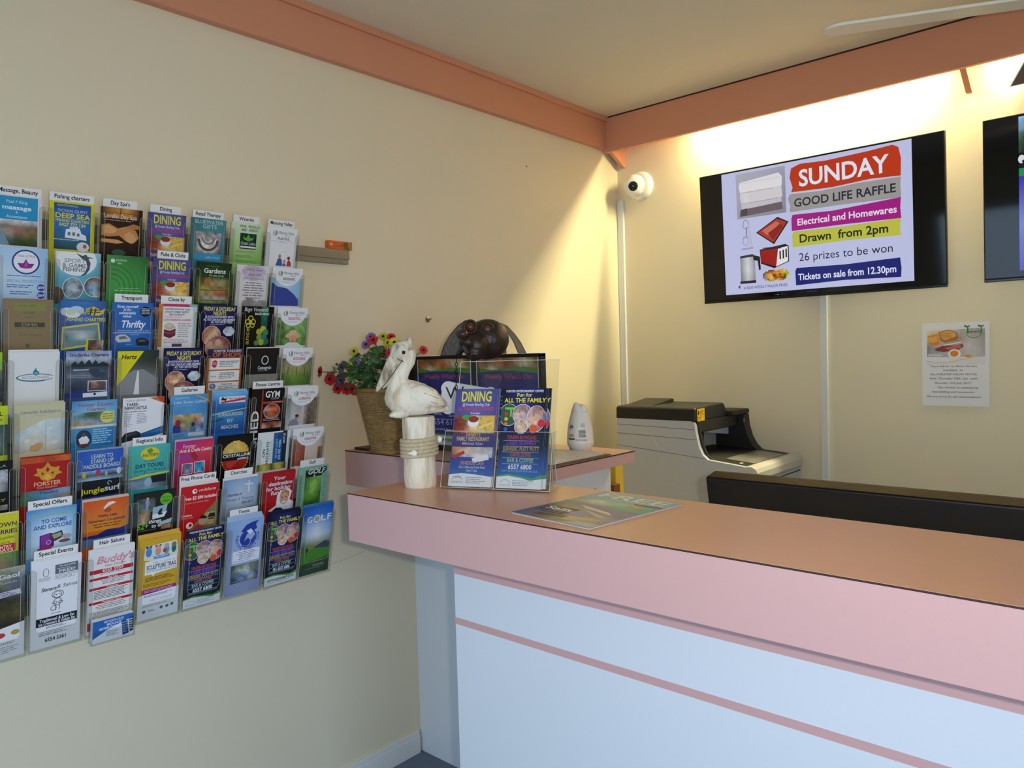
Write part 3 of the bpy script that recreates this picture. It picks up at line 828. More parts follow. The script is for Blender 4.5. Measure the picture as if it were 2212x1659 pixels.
# ------------------------------------------------------------------ magazine on the counter
mc = [Vector(p) for p in ((1.112,-2.089,HB),(1.307,-2.112,HB),(1.337,-1.845,HB),(1.133,-1.82,HB))]
mx = (mc[1]-mc[0]).normalized()
MAG = '''g 0 0 204 78 8fb4c4,9cc2d0,93b8c8|8ab0be,a4c8cc,8fb6c0 .04 12;g 0 78 204 130 7a9a8a,c8d4b8,a8c8a8,7ab898|9aa88a,d8dcc8,8ac8a0,6ab890|6a6a80,7a7a90,78b09a,72b89a .12 20;g 0 130 204 276 7a866a,8a8498,8c869c,8a849a|5a6a4a,a8987e,8c869c,8a849a|4a4a80,b8aa8a,b0a48c,948ea2|5a5a8a,9a8a68,b8aa80,a49ea8|55558a,8a7a5a,bcb090,d4d0c8 .14 24;
T 104 50 38/180 f0ead2 FREE;n 60 58 160 62 1 dcdcc8;e 158 92 20 10 c8963a;o 158 92 17 8 1 f0e0a0;t 158 95 6/20 f0e8c8 FREE;p 4a5a3a 130,66 204,62 204,72 150,76;
p e8dcc0 60,140 150,160 170,176 90,158;p d8c8a0 80,160 190,206 150,200;r 14 176 92 232 23234a;T 54 204 20/70 f4f4f4 Sails;n 20 210 84 216 1 c8b04a;n 18 220 90 244 3 8a8ab0;p 9a96b4 92,190 140,196 134,226 92,222;
p d8c890 110,226 180,222 186,228 112,240;p d0c088 112,238 186,232 188,238 114,250;p c8b880 114,248 188,242 190,248 116,262;p c0c0c0 150,252 204,248 204,276 140,276;p 6a5a3a 40,240 112,232 112,240 40,256'''
c = Card(204, 276, '9aa0a4', 1.6, seed=11)
c.draw(MAG)
T = frame((mc[0]+mc[1])/2+Vector((0,0,0.0034)), mx, Vector((-mx.y, mx.x, 0)))
o = c.make('magazine', PAPER, T, scale=0.00097)
tag(o, 'blue and purple holiday magazine headed FREE lying on the counter', 'magazine')
own_pages = Card(202, 274, 'efece6', 1.0, seed=12)
pg = own_pages.make('pages', PLAINP, frame((mc[0]+mc[1])/2+Vector((0.0005,0.001,0.0013)), mx, Vector((-mx.y, mx.x, 0))), o, scale=0.00097)

# ------------------------------------------------------------------ air freshener, papers
FW = mat('white_freshener_plastic', 'faf7f0', 0.3)
A0 = Vector((0.695, -1.30, HB))
af = thing('air_freshener', A0, 'white cone air freshener on the ledge', 'air freshener')
M().lathe([(0.028,0.0),(0.0315,0.002),(0.0395,0.020),(0.041,0.024)], A0, 36).make('base_cup', FW, af, smooth='auto')
M().lathe([(0.040,0.0242),(0.041,0.027),(0.041,0.030),(0.040,0.032),(0.0405,0.036),(0.0395,0.057),(0.0355,0.084),(0.0300,0.106),(0.0258,0.119)], A0, 36).make('cone', FW, af, smooth='auto')
rg = []
for z, r in ((0.119,0.0257),(0.124,0.0248),(0.133,0.0215),(0.140,0.0172),(0.142,0.011)):
    rg.append([A0+Vector((r*math.cos(a), r*math.sin(a), z+(0.006 if z > .135 and math.cos(a-3.9) > .6 else 0)-(0.004 if z > .12 and abs(math.cos(a-2.3)) > .95 else 0))) for a in [6.28319*j/32 for j in range(32)]])
M().rings(rg).make('cap', FW, af, smooth=True)
INK = mat('grey_print', '4a4a52', 0.5)
ib = M()
va = math.atan2(CAM.y-A0.y, CAM.x-A0.x)
def onc(a, z, r):
    return A0+Vector((r*math.cos(va+a), r*math.sin(va+a), z))
def patch(a0, a1, z0, z1):
    def rad(z): return 0.0406-(z-0.036)*0.05 if z < .057 else 0.0397-(z-0.057)*0.148
    n = 5
    P = [onc(a0+(a1-a0)*i/n, zz, rad(zz)+0.0006) for zz in (z0, z1) for i in range(n+1)]
    ib.add(P, [(i, i+1, i+n+2, i+n+1) for i in range(n)])
for z in (0.046,0.050,0.054,0.058,0.062,0.066):
    patch(-.12, .42, z, z+0.0022)
for i, z in enumerate((0.076,0.079,0.082,0.085)):
    patch(-.02+.03*i, .42-.02*i, z, z+0.001)
for z in (0.047,0.050,0.053):
    patch(-.95, -.6+z*2, z, z+0.0013)
patch(-1.0, -.42, 0.038, 0.0425)
for z in (0.0355,0.039):
    patch(-.35, .5, z, z+0.0009)
ib.make('printed_label', INK, af)
lo = M().tube([onc(-.75+.16*math.cos(t), 0.076+0.008*math.sin(t), 0.0374) for t in [6.28319*i/20 for i in range(20)]], 0.0006, 6, True)
lo.tube([onc(-.85+.02*i, 0.071+0.009*abs(math.sin(i*1.1)), 0.0376) for i in range(12)], 0.0007, 6)
lo.make('logo_ring', INK, af)

pp = thing('papers_on_board', (0.72, -1.46, HB), 'pile of white papers on a brown clipboard at the ledge edge', 'papers')
M().box(0.615, -1.60, HB+0.0003, 0.832, -1.335, HB+0.0035).make('clipboard', mat('brown_board', '6a4a2c', 0.6, vary=0.15, scale=20), pp, bevel=0.001)
for i in range(4):
    c = Card(190, 250, 'f2efe6', 0.9, seed=20+i)
    if i == 3:
        c.draw('n 20 26 120 36 1 777;n 20 60 180 64 1 888;n 30 84 150 88 1 666;r 14 100 200 102 bbb;n 18 112 160 118 1 777;r 6 12 214 13.5 999;n 30 140 190 146 1 888;n 30 170 150 175 1 999')
    o = c.make('sheet', PLAINP, frame((0.721+0.002*i, -1.60-0.001*i, HB+0.0048+0.0014*i), (1, 0.015*i, 0), (-0.015*i, 1, 0)))
    own(o, pp)
o = M().box(0.02, -1.640, HB+0.0004, 0.115, -1.585, HB+0.008).make('black_notebook', BLACK, bevel=0.001)
tag(o, 'flat black notebook on the ledge behind the rope basket', 'notebook')

# ------------------------------------------------------------------ rope basket with flowers
bk = thing('flower_basket', (0.18, -1.60, HB), 'tapered rope-wrapped basket of artificial flowers on the ledge', 'planter')
BX0, BX1, BY0, BY1, BH, FL = 0.131, 0.232, -1.655, -1.555, 0.205, 0.031
RM = mat('seagrass_rope', 'c8a268', 0.85, col2='a8824c', scale=60, bump=0.6, bscale=350, stretch=(1, 1, 3))
def sq(f, z, ins=0.0):
    d = FL*f-ins
    return [Vector((BX0-d, BY0-d, z)), Vector((BX1+d, BY0-d, z)), Vector((BX1+d, BY1+d, z)), Vector((BX0-d, BY1+d, z))]
M().rings([sq(0, HB+0.001, 0.003), sq(1, HB+BH-.004, 0.003)]).make('core', mat('basket_core', '6d4f28', 0.9), bk)
cl = M()
N = 34
for i in range(N):
    f = (i+.5)/N
    q = sq(f, HB+0.004+f*(BH-0.016))
    pts = []
    for a, b in zip(q, q[1:]+q[:1]):
        for t in (0.04, 0.3, 0.55, 0.8, 0.96):
            pts.append(a.lerp(b, t)+Vector((0,0,random.uniform(-.0007,.0007))))
    cl.tube(pts, 0.0031+random.uniform(-.0003,.0003), 7, True)
cl.make('rope_winding', RM, bk, smooth=True)
WOODR = mat('basket_rim_wood', 'a87c42', 0.7, vary=0.15, scale=20)
rim = M()
q = sq(1, HB+BH-0.006, -0.003)
for a, b in zip(q, q[1:]+q[:1]):
    rim.tube([a, a.lerp(b, .5), b], 0.0068, 8)
rim.make('rim', WOODR, bk, smooth=True)
ft = M()
q = sq(0, HB+0.0052, -0.0035)
for a, b in zip(q, q[1:]+q[:1]):
    ft.tube([a, a.lerp(b, .5), b], 0.005, 8)
ft.make('foot_band', WOODR, bk, smooth=True)
FLW = [('r',0.046,-1.778,1.394,0.016),('r',0.047,-1.743,1.370,0.018),('r',0.036,-1.709,1.338,0.016),('r',0.052,-1.686,1.336,0.018),('r',0.040,-1.652,1.331,0.017),('r',0.060,-1.60,1.372,0.020),('r',0.092,-1.576,1.448,0.020),('r',0.104,-1.612,1.491,0.015),('r',0.176,-1.596,1.499,0.012),('r',0.228,-1.645,1.446,0.014),('r',0.106,-1.597,1.413,0.017),('r',0.302,-1.573,1.453,0.012),('p',0.087,-1.608,1.501,0.015),('p',0.048,-1.598,1.478,0.015),('p',0.064,-1.654,1.418,0.015),('p',0.047,-1.638,1.438,0.014),('p',0.095,-1.630,1.444,0.009),('d',0.052,-1.701,1.406,0.013),('d',0.049,-1.707,1.365,0.018),('y',0.049,-1.648,1.456,0.014),('y',0.101,-1.568,1.502,0.014),('y',0.221,-1.621,1.479,0.016),('y',0.054,-1.580,1.459,0.012),('y',0.054,-1.668,1.408,0.012),('y',0.129,-1.572,1.481,0.014),('w',0.038,-1.650,1.382,0.014),('w',0.039,-1.654,1.361,0.014),('w',0.088,-1.563,1.405,0.015),('w',0.089,-1.616,1.421,0.012),('w',0.172,-1.597,1.391,0.012)]
FC = {'r': mat('red_petals', 'c8212f', 0.55, vary=0.15, scale=90), 'p': mat('purple_petals', '8a6aa8', 0.55, vary=0.15, scale=90), 'd': mat('plum_petals', '5a4468', 0.6, vary=0.2, scale=90),
      'y': mat('lime_petals', 'c8c238', 0.55, vary=0.12, scale=90), 'w': mat('pale_green_buds', 'b8d8a8', 0.6, vary=0.15, scale=120)}
FN = {'r': ('red_daisy','red'), 'p': ('purple_daisy','purple'), 'd': ('plum_daisy','plum'), 'y': ('yellow_daisy','yellow'), 'w': ('bud_cluster','pale green')}
SEED = mat('dark_seed_centre', '2a1712', 0.8, bump=0.5, bscale=600)
STEM = mat('green_stem', '4a6b35', 0.6)
LEAF = mat('green_leaf', '3f6a38', 0.55, vary=0.25, scale=60)
root = Vector((0.18, -1.60, HB+BH-0.02))
for kd, x, y, z, r in FLW:
    r *= 1.22
    p_ = Vector((x, y, z))
    d = (p_-Vector((0.17, -1.58, 1.36)))
    d = (d.normalized()*0.55+(CAM-p_).normalized()*0.75).normalized()
    if kd == 'r' and x < .05 and y < -1.77:
        d = Vector((-.35, -.9, .2)).normalized()
        x = 0.05
    a, b = d.orthogonal().normalized(), None
    b = d.cross(a)
    fl = M()
    if kd == 'w':
        for i in range(9):
            t = i*2.4
            fl.ell(p_+a*(r*.75*math.cos(t)*(i/9)**.5)+b*(r*.75*math.sin(t)*(i/9)**.5)+d*random.uniform(-.003,.003), (.0045,.0045,.0045), 8, 6)
        o = fl.make(FN[kd][0], FC[kd], bk, smooth=True)
    else:
        n = 11
        for lay in range(2):
            for i in range(n):
                t = 6.28319*(i+lay*.5)/n
                e = a*math.cos(t)+b*math.sin(t)
                s_ = d.cross(e)
                L, w_ = r*(1-.18*lay), r*.25
                lift = random.uniform(-.15, .12)+lay*.22
                vs = [p_+e*(.15*L)-s_*w_*.45, p_+e*(.15*L)+s_*w_*.45, p_+e*(.6*L)+s_*w_+d*(lift*L*.4), p_+e*(.9*L)+s_*w_*.62+d*(lift*L*.85), p_+e*L+d*(lift*L), p_+e*(.9*L)-s_*w_*.62+d*(lift*L*.85), p_+e*(.6*L)-s_*w_+d*(lift*L*.4)]
                fl.add(vs+[v-d*.0006 for v in vs], [tuple(range(7)),tuple(range(13,6,-1))]+[(i_,i_+7,(i_+1)%7+7,(i_+1)%7) for i_ in range(7)])
        o = fl.make(FN[kd][0], FC[kd], bk)
        M().ell(p_+d*.001, (r*.28,)*3, 12, 8).make('flower_centre', SEED, o, smooth=True)
    mid = root.lerp(p_, .55)+Vector((0,0,.03))
    M().tube([root+Vector((random.uniform(-.04,.05), random.uniform(-.04,.04), 0)), mid, p_-d*.002], 0.0013, 6).make('stem', STEM, bk, smooth=True)
def leaves(nm, pos, n, sz, m):
    lf = M()
    for i in range(n):
        p_ = Vector(pos)+Vector((random.gauss(0,.016), random.gauss(0,.016), random.gauss(0,.014)))
        p_.x = max(p_.x, .02)
        e = Vector((random.gauss(0,1), random.gauss(0,1)-.4, random.gauss(0,.7)+.3)).normalized()
        if p_.x < .05:
            e.x = abs(e.x)
        s_ = e.cross(Vector((random.gauss(0,1), random.gauss(0,1), 1))).normalized()
        nn = e.cross(s_)
        L = sz*random.uniform(.7,1.2)
        lf.add([p_, p_+e*L*.35+s_*L*.26+nn*L*.06, p_+e*L*.75+s_*L*.2+nn*L*.04, p_+e*L, p_+e*L*.75-s_*L*.2+nn*L*.04, p_+e*L*.35-s_*L*.26+nn*L*.06], [(0,1,2,3),(0,3,4,5)])
    lf.make(nm, m, bk)
for pos in ((0.10,-1.63,1.40),(0.13,-1.60,1.44),(0.08,-1.67,1.37),(0.17,-1.62,1.41),(0.21,-1.60,1.42),(0.07,-1.65,1.40),(0.12,-1.64,1.36),(0.20,-1.64,1.375)):
    leaves('leaf_spray', pos, 24, 0.034, LEAF)
leaves('leaf_spray', (0.055,-1.72,1.385), 14, 0.026, mat('grey_green_leaf', '66705c', 0.6, vary=0.2, scale=60))
leaves('leaf_spray', (0.06,-1.66,1.37), 12, 0.024, mat('light_green_leaf', '7fb464', 0.6, vary=0.2, scale=60))

# ------------------------------------------------------------------ framed board behind the stand
FB = thing('framed_noticeboard', (0.436, -1.50, HB), 'black framed board with two Weekly What\'s On pages on the ledge', 'picture frame')
fx0, fx1, fz0, fz1 = 0.151, 0.722, HB+0.001, 1.433
fm = M()
fm.box(fx0,-1.51,fz0,fx0+.012,-1.49,fz1).box(fx1-.012,-1.51,fz0,fx1,-1.49,fz1).box(fx0,-1.51,fz1-.010,fx1,-1.49,fz1).box(fx0,-1.51,fz0,fx1,-1.49,fz0+.014)
fm.make('frame', BLACK, FB, bevel=0.0015)
M().box(fx0+.01,-1.499,fz0+.01,fx1-.01,-1.493,fz1-.008).make('backing', mat('board_backing', '2a2624', 0.7), FB)
WK = '''g 4 4 256 47 c8a05a,b0562a,d8a060,c87a3a,a84a2a|a8502a,d09050,c86a3a,e0d0b0,7a8a3a|c87a4a,e8d8b8,b04a2a,d8c8a0,c05a3a .4 30;p 6a9a3a 4,42 70,50 140,43 200,40 256,45 256,62 4,62;p 46428e 4,58 80,54 150,52 256,60 256,296 4,296;
T 132 77 15/196 c0604e Weekly What's On;r 4 262 256 268 5a9a5a;r 4 268 256 296 efeef4;n 30 130 230 178 4 c8c8e4;T 60 176 7/50 e8e8f4 DRAW;T 96 200 7/40 e8e8f4 4PM;T 190 176 7/70 e8e8f4 COLOUR;T 190 188 7/50 e8e8f4 MEAT;T 180 204 7/60 e8e8f4 SOCIAL;t 130 232 18/150 d8d8f0 6554 6155;t 130 250 7/180 e8e8f4 Free Courtesy Bus every day;n 40 212 230 218 1 b8b8dc;T 130 288 10/150 4a4a5a CLUB WEEKEND'''
for i, x in enumerate((0.3115, 0.5805)):
    c = Card(260, 300, 'f0eff2', 0.4, seed=30+i)
    c.draw(WK)
    o = c.make('page', PAPER, frame((x,-1.5008,fz0+.016), (1,0,0), (0,0,1)), FB, scale=0.00095)
pl = M().box(fx0+.011,-1.508,fz0+.012,fx1-.011,-1.5065,fz1-.009).make('perspex_cover', ACRY, FB)
M().box(fx0+.03,-1.49,HB+.0008,fx1-.03,-1.43,HB+.005).make('foot', BLACK, FB)

# ------------------------------------------------------------------ carved dog with hanging sign
DW = mat('dark_carved_wood', '2f1c12', 0.38, col2='1a0f0a', scale=30, bump=0.25, bscale=90)
DW2 = mat('polished_brown_wood', '5a2f1a', 0.3, vary=0.2, scale=30)
EARL = mat('brown_ear_wood', '7a6142', 0.5, vary=0.15, scale=20)
dg_ = thing('carved_dog_ornament', (0.58, -1.60, HB), 'dark carved wooden dog with bulging eyes and long ears, behind the leaflet stand', 'ornament')
DU, DV, DWv = Vector((0.748,0.663,0)), Vector((0,0,1)), Vector((0.663,-0.748,0))
dk = 0.00137
D0 = Vector((0.587,-1.585,1.474))
def dp(px, py, w=0.0):
    return D0+DU*((px-1045)*dk)+DV*((735-py)*dk)+DWv*w
RB = Matrix((DU, DWv, DV)).transposed()
hd = M()
hd.ell(dp(1045,733,-0.008), (0.062,0.054,0.058), 32, 20, RB)
hd.ell(dp(1022,745,0.03), (0.040,0.036,0.036), 26, 16, RB)
hd.ell(dp(1008,738,0.048), (0.024,0.026,0.022), 24, 14, RB)
hd.ell(dp(1020,762,0.035), (0.026,0.03,0.020), 24, 14, RB)
ho = hd.make('head', DW, dg_, smooth=True)
rm = ho.modifiers.new('remesh', 'REMESH')
rm.mode, rm.voxel_size, rm.use_smooth_shade = 'VOXEL', 0.003, True
sm = ho.modifiers.new('smooth', 'SMOOTH')
sm.iterations = 6
M().ell(dp(998,722,0.062), (0.0145,0.0145,0.0145), 20, 12, RB).make('nose', mat('dark_nose_wood', '3f2015', 0.3), dg_, smooth=True)
for px, py in ((1012,707),(1047,713)):
    e = M().ell(dp(px,py,0.030), (0.0135,0.013,0.0145), 20, 12, RB).make('eye', DW2, dg_, smooth=True)
    M().tube([dp(px,py,0.032)+DU*(.0165*math.cos(t))+DV*(.0175*math.sin(t)) for t in [6.28319*i/18 for i in range(18)]], 0.0034, 8, True).make('eyelid', DW, e, smooth=True)
jaw = M().loft(dp(1045,735,0.035), DU, DV, DWv, [((1010-1045)*dk,(735-735)*dk,.010,.02),((998-1045)*dk,(735-748)*dk,.010,.018),((987-1045)*dk,(735-762)*dk,.006,.012),((984-1045)*dk,(735-768)*dk,.002,.005)], 16)
jaw.make('lip_flap', DW, dg_, smooth=True)
M().loft(dp(1045,735,0.058), DU, DV, DWv, [((1002-1045)*dk,(735-738)*dk,.006,.008),((1000-1045)*dk,(735-750)*dk,.008,.008),((1006-1045)*dk,(735-762)*dk,.006,.006)], 12).make('teeth_carving', mat('chipped_wood', '4a4440', 0.35, bump=0.8, bscale=200, vary=0.5, scale=150), dg_, smooth=True)
# long ears
M().prism([(a-1045, 735-b) for a, b in ((1016,691),(1000,693),(985,703),(968,722),(955,742),(946,766),(980,766),(990,768),(1000,745),(1012,712))], D0+Vector((-.066,.070,.002)), DU*dk*1.045, DV*dk*1.045, DWv, 0.010).make('ear', DW, dg_, bevel=0.003)
M().prism([(a-1045, 735-b) for a, b in ((1066,701),(1074,700),(1088,707),(1103,724),(1115,742),(1127,768),(1127,776),(1112,776),(1108,765),(1099,742),(1087,720),(1072,706))], D0+Vector((-.066,.070,.002)), DU*dk*1.045, DV*dk*1.045, DWv, 0.014).make('ear', EARL, dg_, bevel=0.003)
nk = Vector((0.42, -1.355, 1.44))
M().lathe([(0.055,0.0005),(0.057,0.012),(0.03,0.03),(0.026,0.12),(0.024,nk.z-HB+.03)], (nk.x,nk.y,HB), 24).make('support_post', DW, dg_, smooth='auto')
M().tube([nk+Vector((0,0,0.012)), nk.lerp(D0, .5)+Vector((0,0,.008)), D0], [0.014,0.014,0.02], 12).make('support_arm', DW, dg_, smooth=True)
CHM = mat('dark_chain', '2c2622', 0.4, metal=0.7)
sg = thing('hanging_sign', dp(968,850,0.065), 'white bone-shaped sign with a W hanging on chains under the carved dog', 'sign')
def chain(p, q):
    ch = M()
    n = int((q-p).length/0.0105)
    d = (q-p).normalized()
    for i in range(n+1):
        c_ = p.lerp(q, i/n)
        s_ = DU if i % 2 else DWv
        ch.tube([c_+s_*(.0032*math.cos(t))+d*(.0068*math.sin(t)) for t in [6.28319*j/10 for j in range(10)]], 0.0011, 5, True)
    return ch
chain(dp(983,775,0.066), dp(981,829,0.066)).make('chain', CHM, sg)
chain(dp(1026,784,0.064), dp(1030,829,0.064)).make('chain', CHM, sg)
bone = []
for cx, cy, r, a0, a1 in ((965,831,15,60,200),(963,868,15,160,300),(1050,876,15,-120,20),(1050,843,13,-20,120)):
    for i in range(9):
        a = math.radians(a0+(a1-a0)*i/8)
        bone.append(((cx+r*math.cos(a)-1045), 735-(cy-r*math.sin(a))))
M().prism(bone, dp(1045,735,0.058), DU*dk, DV*dk, DWv, 0.008).make('board', mat('white_sign_paint', 'dfe3ea', 0.5), sg, bevel=0.0015)
c = Card(110, 60, body=False, seed=2)
c.text(6, 45, 27, 'W', '26262c', al='l')
c.make('lettering', PLAINP, frame(dp(1004,866,0.0664), DU, DV), sg, scale=0.00125)

# ------------------------------------------------------------------ multifunction copier
GR = mat('light_grey_plastic', 'c0c2c8', 0.5, vary=0.02, scale=40, bump=0.05, bscale=500)
GR2 = mat('cream_grey_plastic', 'cbc8c0', 0.5, vary=0.02)
DG = mat('charcoal_plastic', '201d1a', 0.55, vary=0.05, scale=60, bump=0.05, bscale=500)
DG2 = mat('dark_lid_plastic', '131315', 0.5)
cp = thing('photocopier', (0.62, -0.29, 0), 'grey and black multifunction copier behind the counter, yellow sticker on its lid', 'copier')
Y0, Y1 = -0.515, -0.075
prof = [(0.306,0.05),(0.895,0.05),(0.895,0.96),(0.885,0.985),(0.872,0.992),(0.715,1.009),(0.690,1.027),(0.675,1.058),(0.666,1.105),(0.662,1.135),(0.655,1.148),(0.645,1.151),(0.306,1.153)]
low = [(0.306,0.05),(0.905,0.05),(0.905,0.955),(0.899,0.972),(0.885,0.982),(0.306,0.985)]
M().prism(low, (0,Y0,0), (1,0,0), (0,0,1), (0,1,0), Y1-Y0).make('body', GR, cp, bevel=0.004)
side = [(0.306,0.980),(0.880,0.978),(0.870,0.9905),(0.716,1.006),(0.694,1.024),(0.679,1.056),(0.668,1.105),(0.664,1.135),(0.657,1.148),(0.645,1.152),(0.306,1.154)]
M().prism(side, (0,Y0,0), (1,0,0), (0,0,1), (0,1,0), 0.02).make('side_panel', GR, cp, bevel=0.0015)
inner = [(0.56,1.010),(0.735,0.999),(0.705,1.022),(0.688,1.056),(0.676,1.105),(0.672,1.15),(0.56,1.15)]
M().prism(inner, (0,Y0+0.02,0), (1,0,0), (0,0,1), (0,1,0), 0.014).make('arch_frame', DG, cp, bevel=0.002)
inner2 = [(0.56,1.010),(0.752,0.999),(0.728,1.022),(0.708,1.056),(0.694,1.105),(0.690,1.15),(0.56,1.15)]
M().prism(inner2, (0,Y1-0.055,0), (1,0,0), (0,0,1), (0,1,0), 0.05).make('arch_frame', DG, cp, bevel=0.004)
M().prism([(a+0.012 if a > .31 else a, b) for a, b in side], (0,Y1-0.006,0), (1,0,0), (0,0,1), (0,1,0), 0.006).make('side_panel', GR2, cp, bevel=0.001)
M().box(0.31, Y0+0.02, 1.103, 0.664, Y1-0.05, 1.152).make('scanner_unit', DG, cp, bevel=0.003)
M().box(0.31, Y0+0.02, 1.01, 0.50, Y1-0.05, 1.105).make('rear_wall', DG2, cp)
M().prism([(-0.40,1.098),(Y1-0.058,1.098),(Y1-0.058,1.064)], (0.50,0,0), (0,1,0), (0,0,1), (1,0,0), 0.12).make('paper_exit', mat('pale_blue_paper', 'c3cbdc', 0.6), cp)
M().lathe([(0.011,0),(0.011,0.05)], (0.655,Y0+0.04,1.075), 14, (-1,0,0)).make('roller', GR2, cp, smooth='auto')
tray = [(0.52,1.008),(0.70,1.004),(0.868,0.9905),(0.868,0.985),(0.52,0.99)]
M().prism(tray, (0,Y0+0.012,0), (1,0,0), (0,0,1), (0,1,0), Y1-Y0-0.02).make('output_tray', DG, cp)
M().prism([(0.745,1.0028),(0.862,0.9928),(0.862,0.9915),(0.745,1.0015)], (0,-0.425,0), (1,0,0), (0,0,1), (0,1,0), 0.29).make('control_panel', mat('grey_panel_glass', '8f8d86', 0.25, vary=0.1, scale=15), cp)
M().ell((0.83,-0.47,0.9965), (0.007,0.011,0.003), 14, 8).make('power_button', GR2, cp, smooth=True)
M().prism([(0.866,0.940),(0.905,0.935),(0.914,0.948),(0.914,0.972),(0.906,0.985),(0.890,0.9935),(0.866,0.993)], (0,Y0-0.002,0), (1,0,0), (0,0,1), (0,1,0), Y1-Y0+0.004).make('front_lip', GR2, cp, bevel=0.003)
M().box(0.9, Y0+0.01, 0.925, 0.9085, Y1-0.01, 0.928).make('drawer_gap', DG2, cp)
M().box(0.9, -0.30, 0.913, 0.912, -0.285, 0.926).make('drawer_catch', DG2, cp)
seam = mat('seam_shadow', '55555a', 0.8)
sm_ = M()
for a, b, c_, d in ((0.307,1.127,0.663,1.119),(0.307,1.090,0.672,1.080),(0.307,1.0405,0.706,1.009)):
    sm_.add([(a,Y0-.0006,b),(c_,Y0-.0006,d),(c_,Y0-.0006,d+.0018),(a,Y0-.0006,b+.0018)], [(0,1,2,3)])
sm_.make('panel_seams', seam, cp)
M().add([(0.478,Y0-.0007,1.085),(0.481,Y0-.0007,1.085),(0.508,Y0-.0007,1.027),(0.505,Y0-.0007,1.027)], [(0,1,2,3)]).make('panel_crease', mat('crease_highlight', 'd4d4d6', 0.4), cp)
adf = [(Y0-0.002,1.151),(-0.235,1.151),(-0.235,1.165),(-0.262,1.205),(-0.275,1.209),(Y0+0.01,1.204),(Y0,1.198)]
M().prism(adf, (0.303,0,0), (0,1,0), (0,0,1), (1,0,0), 0.362).make('document_feeder', DG2, cp, bevel=0.006, seg=3)
M().box(0.303, -0.235, 1.151, 0.690, Y1, 1.172).make('scanner_lid', DG, cp, bevel=0.006, seg=3)
M().prism([(-0.50,1.203),(-0.30,1.203),(-0.30,1.222),(-0.315,1.225)], (0.325,0,0), (0,1,0), (0,0,1), (1,0,0), 0.13).make('feeder_tray', DG, cp, bevel=0.003)
c = Card(44, 36, 'e0b020', 0.3, seed=8)
c.draw('n 14 6 40 22 4 6a5010;e 7 12 4 6 2a2a2a;n 4 24 26 33 2 6a5010;r 26 29 32 34 e8d8a0')
o = c.make('yellow_sticker', PLAINP, frame((0.6658,-0.466,1.150), (0,1,0), (0,0,1)), cp, scale=0.00135)
c = Card(10, 14, 'e4e4e4', 0.3, seed=8)
c.draw('r 3 3 7 11 444')
c.make('button_label', PLAINP, frame((0.6905,-0.13,1.118), (0,1,0), (0,0,1)), cp)
for x in (0.36, 0.85):
    for y in (Y0+.05, Y1-.05):
        M().lathe([(0.025,-0.012),(0.025,0.012)], (x,y,0.0255), 16, (0,1,0)).make('caster', BLACK, cp)

# ------------------------------------------------------------------ desk behind the counter with the wide monitor
dk_ = thing('work_desk', (1.9, -1.40, 0), 'low white desk hidden behind the counter carrying the wide monitor', 'desk')
M().box(0.95, -1.75, 0.70, 3.2, -1.15, 0.735).make('desktop', LAMW, dk_, bevel=0.002)
for x in (0.97, 3.15):
    M().box(x, -1.72, 0, x+.03, -1.18, 0.70).make('end_panel', LAMW, dk_)
mo = thing('monitor', (1.6, -1.42, 0.735), 'wide black monitor seen from behind, rising above the counter at right', 'monitor')
mp = [(0.0,0.80),(0.0,1.122),(0.006,1.129),(0.040,1.133),(0.046,1.127),(0.060,0.80)]
BROWNT = mat('brown_black_plastic', '0f0a07', 0.6, spec=0.15)
m_ = M()
m_.add([(1.208,-1.44,0.83),(2.30,-1.44,0.83),(2.30,-1.462,1.119),(1.190,-1.462,1.119),(1.208,-1.40,0.83),(2.30,-1.40,0.83),(2.30,-1.424,1.131),(1.196,-1.424,1.131)],
       [(0,1,2,3),(7,6,5,4),(0,4,5,1),(1,5,6,2),(2,6,7,3),(3,7,4,0)])
m_.make('rear_cover', BLACK, mo, bevel=0.005, seg=3)
M().add([(1.196,-1.4645,1.1205),(2.30,-1.4645,1.1205),(2.30,-1.434,1.1300),(1.200,-1.434,1.1300),(1.196,-1.4645,1.1175),(2.30,-1.4645,1.1175),(2.30,-1.422,1.130),(1.200,-1.422,1.130)],
        [(0,1,2,3),(7,6,5,4),(0,4,5,1),(1,5,6,2),(2,6,7,3),(3,7,4,0)]).make('top_edge', BROWNT, mo, bevel=0.001)
M().box(1.68, -1.47, 0.745, 1.80, -1.41, 0.86).make('stand_neck', BLACK, mo)
M().box(1.56, -1.54, 0.7355, 1.92, -1.32, 0.748).make('stand_foot', BLACK, mo, bevel=0.003)
